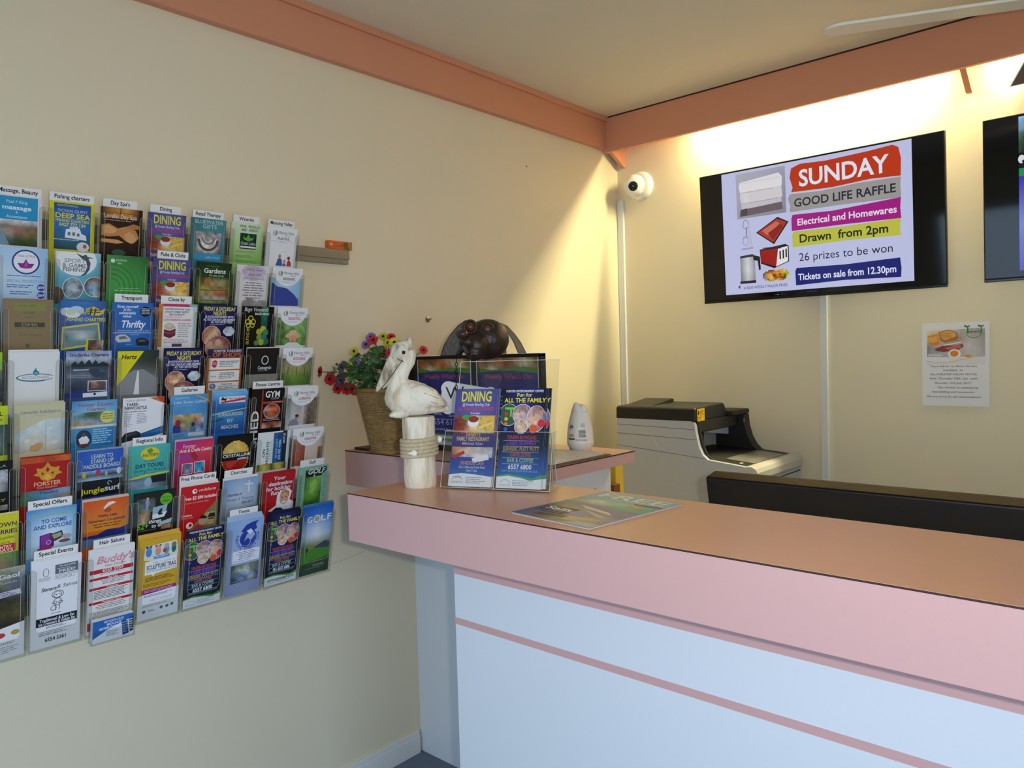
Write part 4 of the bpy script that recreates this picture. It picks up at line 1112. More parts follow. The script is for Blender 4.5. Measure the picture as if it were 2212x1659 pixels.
# ------------------------------------------------------------------ brochure rack on the left wall
MV = '''e 26 17 7 8 5a6a58;e 25 16 4 8 dfe3dc;e 29 19 2.5 6 8a9a86;i 62 19 8/52 5a6058 Manning Valley;n 58 23 84 26 1 888 '''
def valley(word, col, low):
    return low+';e 50 8 46 46 f2f2f3;r 0 0 99 10 f2f2f3;'+MV+';T 55 36 7/40 '+col+' '+word+';r 14 40 86 40.6 b0b0b8;n 34 43 70 45 1 999aa5'
FS = '''g 0 0 99 112 1a1a60,2a2a8a,14144a|16164a,1c1c50,0c0c20|0c0c16,101014,0a0a10 .04 10;T 50 15 10/90 e6de3a FRIDAY & SATURDAY;T 50 27 10/36 e6de3a NIGHTS;T 50 34 5/80 e8e8ee @ FORSTER ENTERTAINMENT CENTRE;T 50 42 6/90 f0f0f6 ALL YOU CAN PLAY LASER SKIRMISH;T 56 49 6/64 f0f0f6 - ALL YOU CAN EAT PIZZA;n 24 52 76 55 1 c8c8dc;
G 4 56 56 112 d8a878,a8503a,e0c8a0|c04a3a,e8d0a8,8a3a2a|d8b890,b85a3a,d8c8a8 .35 18;o 30 84 26 28 1 e8d8d8;G 62 58 96 84 e8ecf2,b8c0cc,e4e8f0|8a98a8,d8dce4,aab4c0 .25 12;G 14 84 88 150 7a2a3a,8a3a4a,6a2030|c8a088,d8b098,4a2028|2a1a1a,5a3a3a,2a1818 .3 22;o 51 117 37 33 1 e0b0b8;e 50 102 8 9 d8ae94;e 28 106 7 8 d0a48c'''
GOLFP = '''g 0 0 99 210 1c55b8,2a66cc,1c5cc4|2a6cd0,4a8ade,2f74d4|8ab8ea,d0e0f4,6aa0e0|b8cce4,eef0f6,a8bcd8|4a7a3a,8a8a5a,5a7a3a|3f7a2a,7a9a3a,4a6a2a|2a4a2a,2f4f2f,2a4a30|25422c,2a4632,25422c .03 14;p 3f4a5e 99,120 80,112 56,122 40,130 99,136;p 4a8a2f 0,140 40,132 99,136 99,160 50,166 0,176;e 20 132 4 6 2a3a22;r 19 134 20.4 152 2a3a22;T 22 48 18/17 f2f4f6 G;T 66 48 18/19 f2f4f6 L;T 86 48 18/16 f2f4f6 F;e 45 39 11.5 11.5 f2f4f6;e 45 39 8 8 9a9aa8;e 45 39 5 5 c8c07a;n 44 182 84 188 2 c8d4c8;n 20 190 84 194 2 8ab07a'''
def cov(base, *ops):
    return base+';'+';'.join(ops)
P = {}
def L(r, c, look, base, spec, head=None, ns=1, sc=None):
    P[(r, c)] = (look, base, spec, head, ns, sc)
# row 0
L(0,0,'sky blue massage leaflet with a garden photo','e4dcda','r 8 2 90 54 2196c8;t 48 17 6.5/42 dff0f8 Paul F King;T 48 31 9/58 f4f8fb massage;t 48 39 5/5 dff0f8 &;t 48 50 6.5/42 dff0f8 Associates;g 8 55 90 112 d8d8d8,cfcfcf,d2d0ce|6a6a52,8a6a5a,6a5a4a|b8b4b0,9a6a5a,7a6a3a|4a6a7a,4a5a2a,3a4a22|3a5a6a,34421c,2a3a1a .25 20;p 7a98a8 8,84 20,78 34,112 12,112','Massage, Beauty')
L(0,1,'yellow bordered deep sea fishing charters leaflet','dcd02a','g 10 4 90 112 1c4a8a,2a5a9a,1c4a8a|1f5ca8,2a6cb8,1f5ca8|2a6ab0,3a80c8,2a70b8|2f5f7a,3a6f8a,2f6080|1f3f50,2a5060,1f4254 .08 16;n 16 7 84 12 2 c8c84a;t 50 24 6.5/66 c8d8e8 OCEAN QUEST;T 50 38 11/76 e8dc2a DEEP SEA;T 50 47 6.5/74 e0d43a FISHING CHARTERS;T 50 57 7.5/58 e8dc2a 0427 777 139;p e8ecf0 36,64 66,60 70,72 80,76 82,88 34,84;p d8dee6 44,58 62,56 64,62 44,64;r 40 70 46 78 5a7a9a;r 50 70 56 78 5a7a9a;r 60 72 66 79 5a7a9a;n 10 88 88 92 1 c8d8e0;e 74 104 14 12 e4e4e6;e 78 102 4 5 c05a4a','Fishing charters')
L(0,2,'brown day spa leaflet with a person lying down','2a1710','g 4 0 90 26 4a2a14,c8853a,d89a4a,6a3a18|7a4a20,c8843a,b8742a,3a2010 .1 14;r 45 0 47 26 4a2a14;r 4 12 90 13 5a3418;t 46 26 11/78 f0e4d4 Lorelin Day Spa;n 8 30 84 34 1 b89a80;p c88a50 2,44 20,40 40,50 60,44 84,52 92,70 80,84 60,80 44,68 20,72 2,70;p e0a868 4,48 20,44 40,54 30,64 8,64;p dca46a 56,66 66,56 80,62 86,76 74,86 60,80;p 2a140c 74,40 92,44 92,64 84,52;p d89c62 2,78 40,78 56,84 40,88 2,86;p b87a48 60,44 78,36 92,40 92,48 74,50;e 44 110 16 8 3a5a48',"Day Spa's")
L(0,3,'purple DINING leaflet under the Dining card','4a4a86',DIN,'Dining')
L(0,4,'teal gift shop leaflet with a silver necklace photo','3f7f8a','g 0 0 99 112 2f6f78,3a8088,4a9098|3f7f86,5a98a0,4a8a90|2f5f68,4a8088,3a6a70 .05 10;t 50 14 10/80 bfe0e4 BLUEWATER;t 52 26 10/40 bfe0e4 GIFTS;g 14 36 86 94 b8b4b0,7a7672,a8a4a0,6a6866,b0aca8|7a7470,d0ccc8,9a9692,d4d0cc,8a8682|5a5652,e4e0dc,f0eee8,e0dcd6,5a5a60|8a8682,6a6662,dcd8d0,7a767a,4a4a58 .4 24;o 50 56 30 32 7 5a524c 0 180;o 50 50 20 20 5 8a847e 0 180;r 12 94 88 112 3a9ac8;i 64 106 5/40 c8e4f0 gifts from','Retail Therapy')
L(0,5,'pale green wineries leaflet with a dark lotus square','a8cc88','g 0 0 99 112 d4e4c4,dceccc,c8dcb4|b4d498,c0dca4,a8cc88|7ab04a,8abc5a,74ac46 .02 8;T 56 12 6.5/62 3a4a3a WINE . PRODUCE;T 56 22 6.5/50 3a4a3a BEEF . EVENTS;r 28 28 78 72 16302f;p 5ab03a 53,30 60,42 70,36 66,46 53,50 40,46 36,36 46,42;i 53 60 9/46 e8ece4 Great Lakes;r 30 64 77 69 e4e8e4;n 18 78 84 84 3 5a8a3a;n 18 90 84 98 3 4f7f2f;n 18 104 84 112 3 4f7f2f','Wineries')
L(0,6,'white PLAYFUL leaflet with a small family picture','f2f2f3',MV+';T 55 36 7/40 5a5f68 PLAYFUL;r 14 40 86 40.6 b0b0b8;n 40 43 66 45 1 999;o 58 84 14 16 1 e4d0d4;p 4a5a9a 34,112 40,92 48,88 54,96 56,112;e 46 84 4.5 5.5 b88a70;p c8404a 70,112 72,98 78,92 84,100 86,112;e 76 88 4.5 5 7a3a30;e 62 98 4 5 c89a80;p 4a6ac8 56,112 58,104 66,104 68,112','Manning Valley')
# row 1
L(1,0,'pale blue leaflet with a purple lotus in a blue ring','bcd6ea','g 0 0 99 112 a8cce8,bcd8ee,9cc4e6|d0e2f0,c4dcf0,a8cce8|b0d2ec,c8def0,a4caea .02 8;e 55 31 28 28 f0eef4;o 55 31 28 28 3.4 2f3f8a;t 55 20 4.5/36 6a5a5a THAI LOTUS;p 8a2f8a 55,24 60,34 72,34 66,44 55,46 44,44 38,34 50,34;p b85ab0 55,28 58,38 55,45 52,38;n 18 62 92 66 1 3a6aa8;t 55 78 6.5/76 7a9ab8 SPECIAL PROMOTION;n 18 83 74 92 2 3a5a9a;e 86 88 8 8 3a3f9a;T 86 91 6 e8e8f4 $59;n 24 98 72 108 2 5a7aaa;e 86 106 8 8 3a3f9a;T 86 109 6 e8e8f4 $69',ns=2)
L(1,1,'aqua sport and game fishing leaflet with a leaping marlin','4aa0b8','g 0 0 99 112 e4e8ea,dfe4e8,8ac4d4|5ab0c4,6abccc,4aa8c0|3f8fa8,5aa4b8,3f8aa4 .05 10;e 46 20 44 36 f0f1f2;T 42 25 9/46 9aa0a6 SPORT;T 41 36 9/52 8a9096 & GAME;T 40 46 9/48 7a8086 FISHING;p 4a5660 44,2 58,8 66,4 70,12 76,24 74,40 66,52 58,56 64,46 69,34 66,20 56,14;p 4a5660 60,8 84,12 66,14;p 4a5660 66,48 54,60 58,52;G 16 60 62 112 3a4a5a,8a98a8,4a4a4a|6a7a88,c8d4dc,5a5a5a|2a3440,7a8a98,3a4650 .4 18;o 39 86 23 26 1.5 e8ecee;G 62 56 112 106 8a4a2a,a86a3a,6a3a20|5a6a78,8ab4c8,7a5a3a|4a5a60,a8bcc4,5a4a3a .4 18;o 87 81 25 25 1.5 e8ecee;e 4 104 16 20 5a4a3a')
L(1,2,'plain green spa leaflet with concentric arcs','3f8a46','g 0 0 99 112 4f8f52,3a7a40,2f6a38|4a9a4a,48a04c,3a8a42|4aa24c,4fa850,3f964a .03 10;o 10 80 60 60 5 3a8440 -90 30;o 10 80 48 48 4 3a8440 -90 30;o 10 80 36 36 4 3a8440 -90 30;o 10 80 72 72 4 3c8842 -90 30;o 10 80 24 24 3 3a8440 -90 30;e 14 14 5 5 dcecdc;t 34 14 5.5/26 d8ead8 endota;t 30 21 5/10 d8ead8 spa;n 30 80 84 83 1 a8d4a0;n 20 86 90 90 1 c8e0b8')
L(1,3,'purple DINING leaflet under the Pubs & Clubs card','4a4a86',DIN,'Pubs & Clubs')
L(1,4,'dark green Gardens leaflet','1f3a1c','g 0 0 99 40 16281a,1c3418,142a16|24401c,2a4a20,1c3a1a .35 20;g 0 40 99 112 2a4a20,4a6a30,3a5a28,2a4a20|4a5a2a,b0683a,b8a878,5a6a30|6a7a3a,9a8a4a,a89a5a,7a6a2a|8a7a3a,b8a868,c0503a,5a6a30|5a5a2a,a8a090,b8b0a0,6a5a30|3a5a20,6a8a2a,5a7a2a,3a5a20 .35 26;n 26 10 80 12 1 9aa88a;T 52 29 12/62 eceae0 Gardens;i 56 38 6/42 c8ccb8 the easy swing;r 14 75 92 76.5 2a1a10;r 14 103 86 104.5 2a1a10')
L(1,5,'white and lilac leaflet with handwriting-style text','e6e0de','G 16 -6 88 44 d8c8d8,c4b0c8,d8ccd8|c0a8c4,d4c4d4,c8b4cc|e0d4dc,d0bcd0,e0d8de .1 16;i 52 16 8/50 6a5a7a Wild Bee;i 54 30 8/40 6a5a7a Barrel;i 52 40 6/66 7a7078 Jams & Chutney;m 20 48 86 98 7 8a8484;G 20 94 70 126 b0a8a8,8a8080,c8c0c0|6a6060,9a9090,8a8282 .15 12;G 56 98 110 126 c0b8b8,9a9292,c4bcbc|8a8080,a8a0a0,8a8282 .15 12')
L(1,6,'white REFRESHING leaflet with a blue headland','f2f2f3',valley('REFRESHING','5a5f68','g 0 30 99 112 a8d0ea,b8daf0,90c4e6|98c8e6,a8d2ec,8abce2 .02 8;p 3a4a9e 0,44 20,56 50,60 74,76 90,92 92,112 0,112'))
# row 2
L(2,-1,'pale aqua leaflet','8fc0c8','n 10 20 90 60 6 5a98a8')
L(2,0,'brown kraft paper leaflet','8f7a58','r 20 8 84 26 8a8a4a;n 28 13 78 20 1 7a7a3a;n 40 28 70 34 2 6a5a40;t 52 42 5/20 6a5a40 expert;r 22 52 82 63 4a4a38;t 52 61 7/34 9a9a80 DMK;n 26 65 80 67 1 6a5a40;n 30 80 78 84 1 75644a;r 44 102 52 110 6a5a48',ns=2)
L(2,1,'blue fishing charters leaflet with yellow framed photos','2f5aa8','g 0 0 99 112 3a6ab0,4a7ac0,3a5a9a|2a4a98,2f5aa8,1f3a80 .06 10;e 14 26 14 10 cfe0ec;e 34 22 16 10 b8d4e8;e 26 32 16 8 dce8f0;T 34 32 8/42 d8cc2a REEF FUN;p e0c82a 54,18 72,12 88,22 96,16 94,28 84,34 66,34 56,28;p 3a4a6a 64,16 68,16 66,33 62,32;p 3a4a6a 74,16 78,18 74,34 71,34;n 56 20 90 30 2 3a4a6a;I 55 48 8.5/86 e0d43a FISHING CHARTERS;p d8cc3a 4,62 84,50 90,104 2,118;p 7a8f96 8,66 81,55 86,100 6,112;g 10 70 82 98 98a4a8,a8b4b8,8a989c|3a5a60,d0d8da,4a686c|4a8a88,5a9a96,4a8684 .12 18;p d8cc3a 58,90 96,94 94,124 54,120;g 61 93 93 118 7a5a4a,4a3a34,c8b8a8|3a3a44,8a6a58,5a5a5a .4 12',ns=2)
L(2,2,'blue car hire leaflet under the Transport card','2a62b0','g 0 0 99 112 2f68b4,3a74c0,2a62b0|2a60ae,3470ba,2a5ca8 .02 8;I 36 13 6.5/50 e8f0f8 Strap yourself;I 36 21 6.5/18 e8f0f8 in for;I 36 29 6.5/40 e8f0f8 unbeatable;I 36 37 6.5/22 e8f0f8 value.;e 80 22 13 13 20242c;m 70 14 90 30 4 d0d8e0;I 50 62 17/58 f4f8fb Thrifty;i 52 72 4.5/76 d0e0f0 Australia\'s best for experience & value;r 4 75 96 76.4 c8d8ec;p c8ccd0 12,84 20,80 34,80 46,90 46,98 16,100 10,92;p 6a7480 18,86 32,83 40,90 20,92;p 24262c 58,94 68,88 82,90 92,98 90,108 62,108;p 5a6470 66,93 80,93 84,98 66,99;n 44 80 76 83 1 a8c4e4;n 36 104 56 107 1 a8c4e4','Transport')
L(2,3,'white restaurant leaflet with an orange edge and a food basket','f0ece8','r 0 0 10 112 d8853a;r 10 0 78 7 c83a6a;r 78 0 99 7 8ab8c0;r 88 7 99 112 c8d4d0;T 46 16 4.6/66 5a5a78 FORSTER BOWLING CLUB;T 46 23 4.6/62 5a5a78 DANNY\'S FAMILY BUFFET;T 46 30 4.6/40 5a5a78 RESTAURANT;n 14 33 80 36 1 c85a6a;T 48 44 5/72 c83a4a CONTINENTAL & ASIAN;p c8c0a0 14,58 24,48 36,52 44,62 30,68 16,64;p d8d4b8 18,56 26,50 36,56 28,62;p 7a2a3a 14,66 30,70 44,64 44,82 30,90 14,84;p 9a4a55 14,72 30,76 44,70 44,73 30,79 14,75;n 50 50 86 90 7 b0a8a8;n 14 92 84 104 3 c8a0a8;r 36 104 62 112 5a4a5a','Close by')
L(2,4,'black FRIDAY & SATURDAY NIGHTS leaflet beside the vineyard leaflet','0c0c16',FS)
L(2,5,'black vineyards leaflet with a yellow scroll and green vines','100d0e','r 60 0 80 112 1f5a40;g 58 0 82 40 1f5a40,3a8a5a,1a4a38|16443a,2a7a5a,123a30 .3 10;i 44 14 11/74 eceee8 Bago Vineyards;T 62 24 6/44 f0f0ee BAGO MAZE;o 28 34 8 8 2.5 d8c84a;o 20 44 8 8 2.5 d8c84a;o 36 44 8 8 2.5 d8c84a;o 22 54 7 7 2.5 d8c84a;o 34 54 7 7 2.5 d8c84a;o 28 44 5 5 2 d8c84a;I 40 100 1 d8c84a .;v 26 84 12/50 d8c03a ance;e 56 72 9 9 a8a83a;e 68 64 9 9 c8b84a;e 76 74 9 10 3a8a5a;e 58 88 9 9 8a9a3a;e 72 90 9 10 2f7a7a;e 64 102 9 9 a8b04a;e 80 100 8 9 2a6a4a;e 50 104 8 8 5a8a3a')
L(2,6,'white DELIGHTFUL leaflet with a person in a sun hat','f2f2f3',valley('DELIGHTFUL','c8404a','g 0 30 99 112 7a9a5a,9ab87a,8aa86a|5a8a4a,8ab86a,6a9a4a|4a7a3a,7aa85a,5a8a40 .35 24')+';e 55 84 26 9 d8b48a;e 55 78 15 12 e0c09a;e 55 94 12 13 d8a284;e 55 100 7 2 b86a5a;p e8ecf0 26,112 40,104 70,104 84,112')
# row 3
L(3,-1,'lime green leaflet with a dark landscape','9ac82a','e 60 22 30 12 6a9a1a;g 0 40 99 112 8a9a7a,c8ccb8,6a7a5a|3a3a2a,5a5a3a,2a3020|2a2a1a,3a3a20,1c2414 .2 12;r 50 92 96 96 c8402a')
L(3,0,'white leaflet with a teal water drop logo','eceae6','p 2f7f9a 52,36 46,46 46,52 52,55 58,52 58,46 53,43;e 52 50 4 3 8ac0d0;o 51 59 38 9 2.2 5a8fa8 20 340;o 51 59 38 10 3.2 3a7f9c 60 200;t 51 62 6.5/54 8a98a0 AACQUA MARINE;n 44 71 60 73 1 b8bcc0',ns=3)
L(3,1,'slate blue charters leaflet with a boat on dark water','4a5a78','g 0 0 99 112 8a9cc8,98a8d0,9aa8cc|a8b0c8,b8bcc8,a8acc0|2f3a44,3a444c,2f3840|5a6474,6a7484,58627a|3f4858,4a5260,3a4254|2a3040,343c4c,3a4aa8|2a3a9a,2f3f9e,2a3aa8 .14 22;T 50 13 7/86 1f2a4a On-Strike Charters;p 24303a 10,32 20,24 26,32 34,22 40,32 50,20 56,32 64,22 70,32 80,26 96,34 96,38 4,38;p 3a445a 44,44 70,42 76,52 92,54 84,66 60,62;r 16 44 50 46.5 c8ccd4;n 4 58 80 66 2 98a0b0;r 48 72 91 98 d8dce2;g 50 74 89 96 4a3a3a,c89a80,5a4a4a,b88a74|2a2a30,5a4a4a,3a3a44,4a4a54 .4 14;p f0eef0 38,102 92,100 92,112 38,112;e 64 105 3 3 2a2a30')
L(3,2,'yellow and grey car hire leaflet with a straight road','7a7a7c','g 0 0 99 112 2f3a34,344038,2a342e|2f3a34,3a463c,2f3a34|5a605a,6a706a,5a605a|8a8a8a,9a9a9a,8c8c8c|8a8a8a,969696,8a8a8a .04 12;p 8f9092 0,112 0,72 40,50 62,48 99,74 99,112;p e0d82a 0,2 62,2 16,70 0,88;p e8e8e8 48,52 51,52 54,112 40,112;I 26 22 11/36 16160f Hertz')
L(3,3,'black FRIDAY & SATURDAY NIGHTS leaflet left of the op shops leaflet','0c0c16',FS,ns=3,sc='20204a')
L(3,4,'dark blue and orange op shops leaflet','c8762a','r 0 0 99 24 2a2448;T 56 9 6.5/80 d8d4e8 FORSTER TUNCURRY;T 54 22 11/82 d86a24 OP SHOPS;g 0 24 99 112 c8702a,d8843a,c06a2a|b8683a,c87a3a,a85a2a .03 8;r 6 26 93 56 f0ece6;r 6 60 93 88 f0ece6;r 6 92 93 112 e8e4de;p c8343a 14,34 22,30 28,34 26,48 20,52 13,46;n 15 37 27 44 2 f0ece6;T 62 36 4/56 3a3a44 Salvation Army Family Store;n 34 38 90 52 3 8a8a94;T 58 68 4/40 3a3a44 Forster Lifeline Shop;n 34 70 90 84 3 8a8a94;t 18 77 4/18 5a5a64 LIFELINE;e 18 102 9 8 6a7a98;n 14 98 22 106 2 dfe4ec;T 58 99 4/32 3a3a44 Vinnies Forster;n 34 102 88 112 2 8a8a94')
L(3,5,'black leaflet with a white ring emblem','1a1817','o 56 34 11 13 2.6 e4e2e0;T 56 60 9/42 d8d6d2 Cassegrain;n 36 64 76 66 1 b0aeaa;r 0 74 99 112 86857a;t 30 98 7/30 a8a79c Chassel;o 80 84 14 9 1 c8c6bc 20 160',ns=3,sc='d8d4cc')
L(3,6,'white ENTICING leaflet with a vineyard photo','f2f2f3',valley('ENTICING','c8404a','g 0 30 99 112 6a6a68,8a8a80,6a6a60|9a9464,a8a070,8a8454|5a7a34,7a9a44,4a6a2c|3f6a2a,5a8a3a,3a6424 .15 20;r 20 56 22 80 4a4434;r 48 58 50 84 4a4434;r 76 56 78 84 4a4434'))
# row 4
L(4,-1,'lime green leaflet with a waterfall photo','c8d42a','T 70 22 9/40 2a3a1a TRAIL;T 74 36 7/30 2a3a1a GALLERY;g 0 42 99 112 8aa89a,4a6a5a,3a5a4a|c8d4d4,8a9a94,3a4a40|e4e8e8,a8b4b0,4a544a|6a8a3a,5a7a3a,4a6a2a .2 14')
L(4,0,'cream leaflet with seashells on pale blue boards','d8cfae','r 0 0 99 36 cfc8a0;g 0 36 99 112 c8c8b4,d8dcd8,ccd8dc|b8ccd4,d4dcd8,c0d0d8|c4ccc8,d8d0bc,bccad0|b8b4a0,d0c4a4,c0bca8 .08 18;r 60 36 61 112 8fa0a4;p cfc8a0 0,36 60,36 20,56 0,68;t 50 22 7.5/80 5a7a88 Lakeside Indulgence;n 38 26 60 28 1 8a9a98;e 40 68 7 5 e0d8c4;e 36 80 7 6 d8ccb4;e 24 84 6 5 e4dcc8;e 48 94 9 4 c8a86a;e 78 92 8 5 e0d8c8;p c8a468 30,96 46,92 56,100 44,112 28,108;e 70 58 4 3 e4e4dc',ns=3,sc='d8d0b0')
L(4,1,'blue estuary charters leaflet with a boating photo and yellow disc','3a8ac0','g 0 0 99 60 3a86c8,6aaed8,4a96cc|8ac0e0,b0d4e4,7ab8dc .03 10;g 2 28 94 60 a8cce0,3a5a3a,5a7a4a,b0c8d0|6a98a8,4a6a4a,5a744a,6a9098|a8a494,98a8b8,7a8a98,b8c4cc|c8985a,b89a6a,8aa0b8,6a90b0 .18 22;T 52 14 8/76 a8585a Forster Estuary;T 52 25 8/40 b05a5a Charters;e 78 42 16 15 dcd86a;m 64 34 92 50 3 8a8a4a;r 0 60 99 66 d8d4c0;g 0 66 99 112 4a9ac8,3a8cc0,2f7cb4|3a86ba,2f7ab0,2a6aa4 .04 10;e 27 92 17 22 1f3a5a;p e8ecee 16,92 26,84 34,86 40,96 36,104 20,106;e 27 82 4 5 6a4a3a;p 7a3a2a 16,104 40,104 38,112 18,112;n 46 70 92 108 7 a8d4ea')
L(4,2,'white timetable leaflet with an orange corner','efedf0','p d8762a 62,2 99,0 99,18;p c8442a 80,0 99,0 99,18 86,8;t 30 9 4.4/48 6a6a74 COACH SERVICES;T 23 20 7/30 1f2028 TAREE-;T 31 29 7/52 1f2028 NEWCASTLE;n 4 34 70 38 1 5a5a64;n 4 40 24 74 8 a0a0aa;n 34 40 62 68 7 a0a0aa;p 1f5f9a 30,96 99,76 99,96 40,108;p 2a7ab8 60,92 99,80 99,90;p 1c1f26 0,98 8,88 34,84 44,90 44,104 0,112;p 3a4450 10,92 20,87 34,87 40,92 12,98')
L(4,3,'blue gallery leaflet with a painted house scene','5a9cd0','g 0 0 99 50 6aa8d8,5a9cd0,4a90c8|4a90c8,5a9cd4,3f86c0 .02 8;p d8b04a 70,2 99,16 99,20 64,2;t 30 11 4.4/36 c8e0f0 WELCOME TO THE;t 52 23 7.5/84 dcecf6 Lake Street Gallery;n 16 28 74 30 1 a8d0ea;g 8 52 90 100 8a7a5a,d8c89a,a87a4a,c8b88a,5a7aa8|d0c4a4,b88a5a,8aa05a,a84a3a,d0c8b0|4a5a9a,c8bc98,9a8a6a,8a98b0,3a5a98|3a4a8a,6a6a98,8a9ab8,a8b4c8,8a9ab8 .3 20;p 2a3a8a 10,82 20,76 30,84 30,100 10,100;e 22 74 7 9 8a2a2a;p 4a7a8a 54,86 64,82 70,90 70,100 54,100;e 62 80 5 6 2a3040;n 12 104 50 112 2 6a6a78;r 50 102 92 112 c8ccd8','Galleries')
L(4,4,'blue SURROUNDED BY BEACHES leaflet','2a6ab4','g 0 0 99 112 7abce8,8ac8ee,6ab0e0|3a86c8,4a94d0,3480c4|1f5aa0,2a66b0,1f5a9e|2a78b8,3a8ac8,2a74b4|1f5aa4,2a64b0,1c549c|1a4a94,2258a4,1a488e .03 12;r 18 12 92 30 e4e4ec;p c8343f 20,26 92,18 92,24 26,30;p 1f2430 26,12 34,18 42,14 36,22 38,28 32,22 22,22;T 68 20 4.5/46 b83a44 Black Head Bowling;p a8c4a8 0,58 40,52 99,46 99,48 44,55 0,62;p 1f5a6a 0,76 20,72 40,72 20,80 0,82;T 52 66 9/72 c8ccb4 SURROUNDED;T 52 84 9/18 c8ccb4 BY;T 52 101 9/50 c8ccb4 BEACHES',ns=4,sc='8ac4ea')
L(4,5,'black and red gym leaflet with SHED down its side','141010','r 29 0 33 112 b83a24;V 22 112 21/108 f0eeec SHED;T 62 22 17/46 f2f0ee GYM;t 70 29 5.5/26 c8b8b0 FORSTER;r 33 34 99 40 b8442c;n 60 35.5 92 38.5 1 e8c8b8;G 36 42 90 86 3a1a14,8a3a24,2a1410|b8a89a,d86a44,a8402a|5a2018,c86040,4a1a14|a89888,b85a3a,8a8078 .4 18;o 62 62 25 22 2 b8a898;n 36 84 92 92 2 b0a8a4;g 34 94 94 112 8a2a18,c85a34,a83a20|d0c8c0,7a2a1a,c8bcb4 .4 14','Fitness Centres',3,'2a2624')
L(4,6,'white CURIOUS leaflet with a workshop photo','f2f2f3',valley('CURIOUS','c8543a','g 0 30 46 112 8a8a88,a8a8a4,9a9a98|b8b8b8,c8c8c8,b4b4b2|dcdcda,d4d4d2,c8c8c6 .06 12;g 46 30 99 112 c8b8b0,8a7a6a,6a5a4a|d0c0b8,6a5c50,8a7c6c|c8b8b0,5a4c40,7a6c5c .25 16;p 8a90a0 6,112 14,96 30,90 42,104 42,112;e 34 88 6 7 b88a70;e 34 83 6 4 2a2420;r 46 40 56 112 d0c0b8'),ns=3)
# row 5
L(5,-1,'black leaflet with a black and white photo','141312','t 72 14 5/30 c8b88a VILLA;g 30 20 90 70 2a2a2a,8a8a8a,d8d8d8|5a5a5a,e4e4e4,9a9a9a|3a3a3a,c8c8c8,6a6a6a .3 14;T 66 92 6/40 c8a03a DAILY;g 40 100 90 112 c8c0b8,3a3a3a,a8a098 .4 10')
L(5,0,'red massage leaflet with a gold thai emblem','b01c18','r 0 0 99 12 c8502a;g 0 0 99 14 c85a2a,b8401e,c8682a .2 14;p d89a30 52,14 58,24 66,28 76,26 74,36 82,42 70,46 66,54 52,58 40,54 36,46 24,42 32,36 30,26 40,28 46,24;p b01c18 52,24 56,32 52,38 48,32;p b01c18 40,36 46,40 40,44;p b01c18 64,36 58,40 64,44;p e8b84a 52,40 60,50 52,56 44,50;T 52 68 9/54 e8b890 FORSTER;t 52 75 4.5/42 e0b090 THAI MASSAGE;g 0 78 99 112 4a6a3a,5a98c8,7ab4dc|5a7a3a,6aaad4,c8a088|4a6a2f,58a0d0,b8907a .15 14;i 54 88 7/40 1f2a4a Yindee;o 50 40 54 40 2 8f1210 60 120',ns=2)
L(5,1,'blue and black stand up paddle board leaflet','2a52b0','g 0 0 99 44 2a54b4,3462c4,2a54b4 .02 6;T 52 18 9/48 c8cca8 LEARN TO;T 52 30 9/50 c8cca8 STAND UP;T 52 42 9/80 c8cca8 PADDLE BOARD;g 0 48 99 72 7a98b8,98b4cc,8aa8c4,a0bcd4|2a3038,4a545c,38424c,2a3440|88a4bc,a8c0d0,98b4c8,7a98b0 .2 18;e 14 56 4 8 c8b04a;e 44 54 5 8 b83a4a;e 62 58 3 6 c8a08a;e 90 54 5 8 d8d8dc;r 0 72 99 112 151616;T 34 103 13/50 d8cc3a jungle;T 76 101 13/34 d4d8dc surf;o 70 82 5 5 1.5 c8ccd0 90 360',ns=3,sc='98a8c0')
L(5,2,'teal day tours leaflet under the Regional Info card','3aa49c','g 0 0 99 74 4ab4aa,56beb4,44aea4|3aa49c,48b0a8,38a098 .02 6;e 50 22 23 17 dccc3a;o 50 22 23 17 1 c8b42a;p 5a9a3a 42,12 52,8 58,16 50,22 44,18;I 50 29 7/38 3a6a2a EASTERN;i 50 43 5/26 1f4a5a fun filled;T 50 57 10/68 16303c DAY TOURS;i 50 67 7/80 1f4a50 Unlocking Port Macquarie;i 50 76 7/30 1f4a50 & beyond;p d8c83a 0,82 40,74 99,72 99,76 40,80 0,88;g 0 84 99 112 3a4a5a,6a7a88,3a3a40|9ab4cc,7a98b8,2a2a30|5a7aa8,a8bccc,2a2c34 .2 14;p 1f2024 54,80 99,78 99,98 58,98;e 48 96 9 12 9ab8d4',"Regional Info")
L(5,3,'magenta and red arts and crafts leaflet','c01f5a','g 0 0 99 112 b02a8a,c82a78,d0285a|c82a70,d83a5a,e04a4a|b83a88,c8305a,c82a3a|b02050,c0243c,c02030|a81c40,b82030,b81c2a .03 12;i 34 20 11/34 f0dce6 Forster;I 52 30 8.5/84 f4e4ea Arts & Crafts Centre;p a82a30 34,36 48,30 60,46 52,56;p 8a4ab0 4,40 40,38 40,44 4,46;r 18 60 46 90 f0e8ec;g 19.5 61.5 44.5 88.5 8a6a5a,3a5a8a,9a8aa8|5a4a4a,b0a8b8,4a5a7a .4 12;r 50 58 78 88 f0e8ec;g 51.5 59.5 76.5 86.5 3a9ac8,2a5a7a,4ab0d0|2a7aa8,58b8d8,1f5a7a .35 12;r 18 93 46 112 f0e8ec;g 19.5 94.5 44.5 112 a8b4c0,c8ccd4|8a98a8,b0b8c4 .3 10;r 50 91 78 112 f0e8ec;g 51.5 92.5 76.5 112 3a5a7a,6a8aa4|5a7a94,8aa4b8 .3 10',ns=3,sc='c8c0c8')
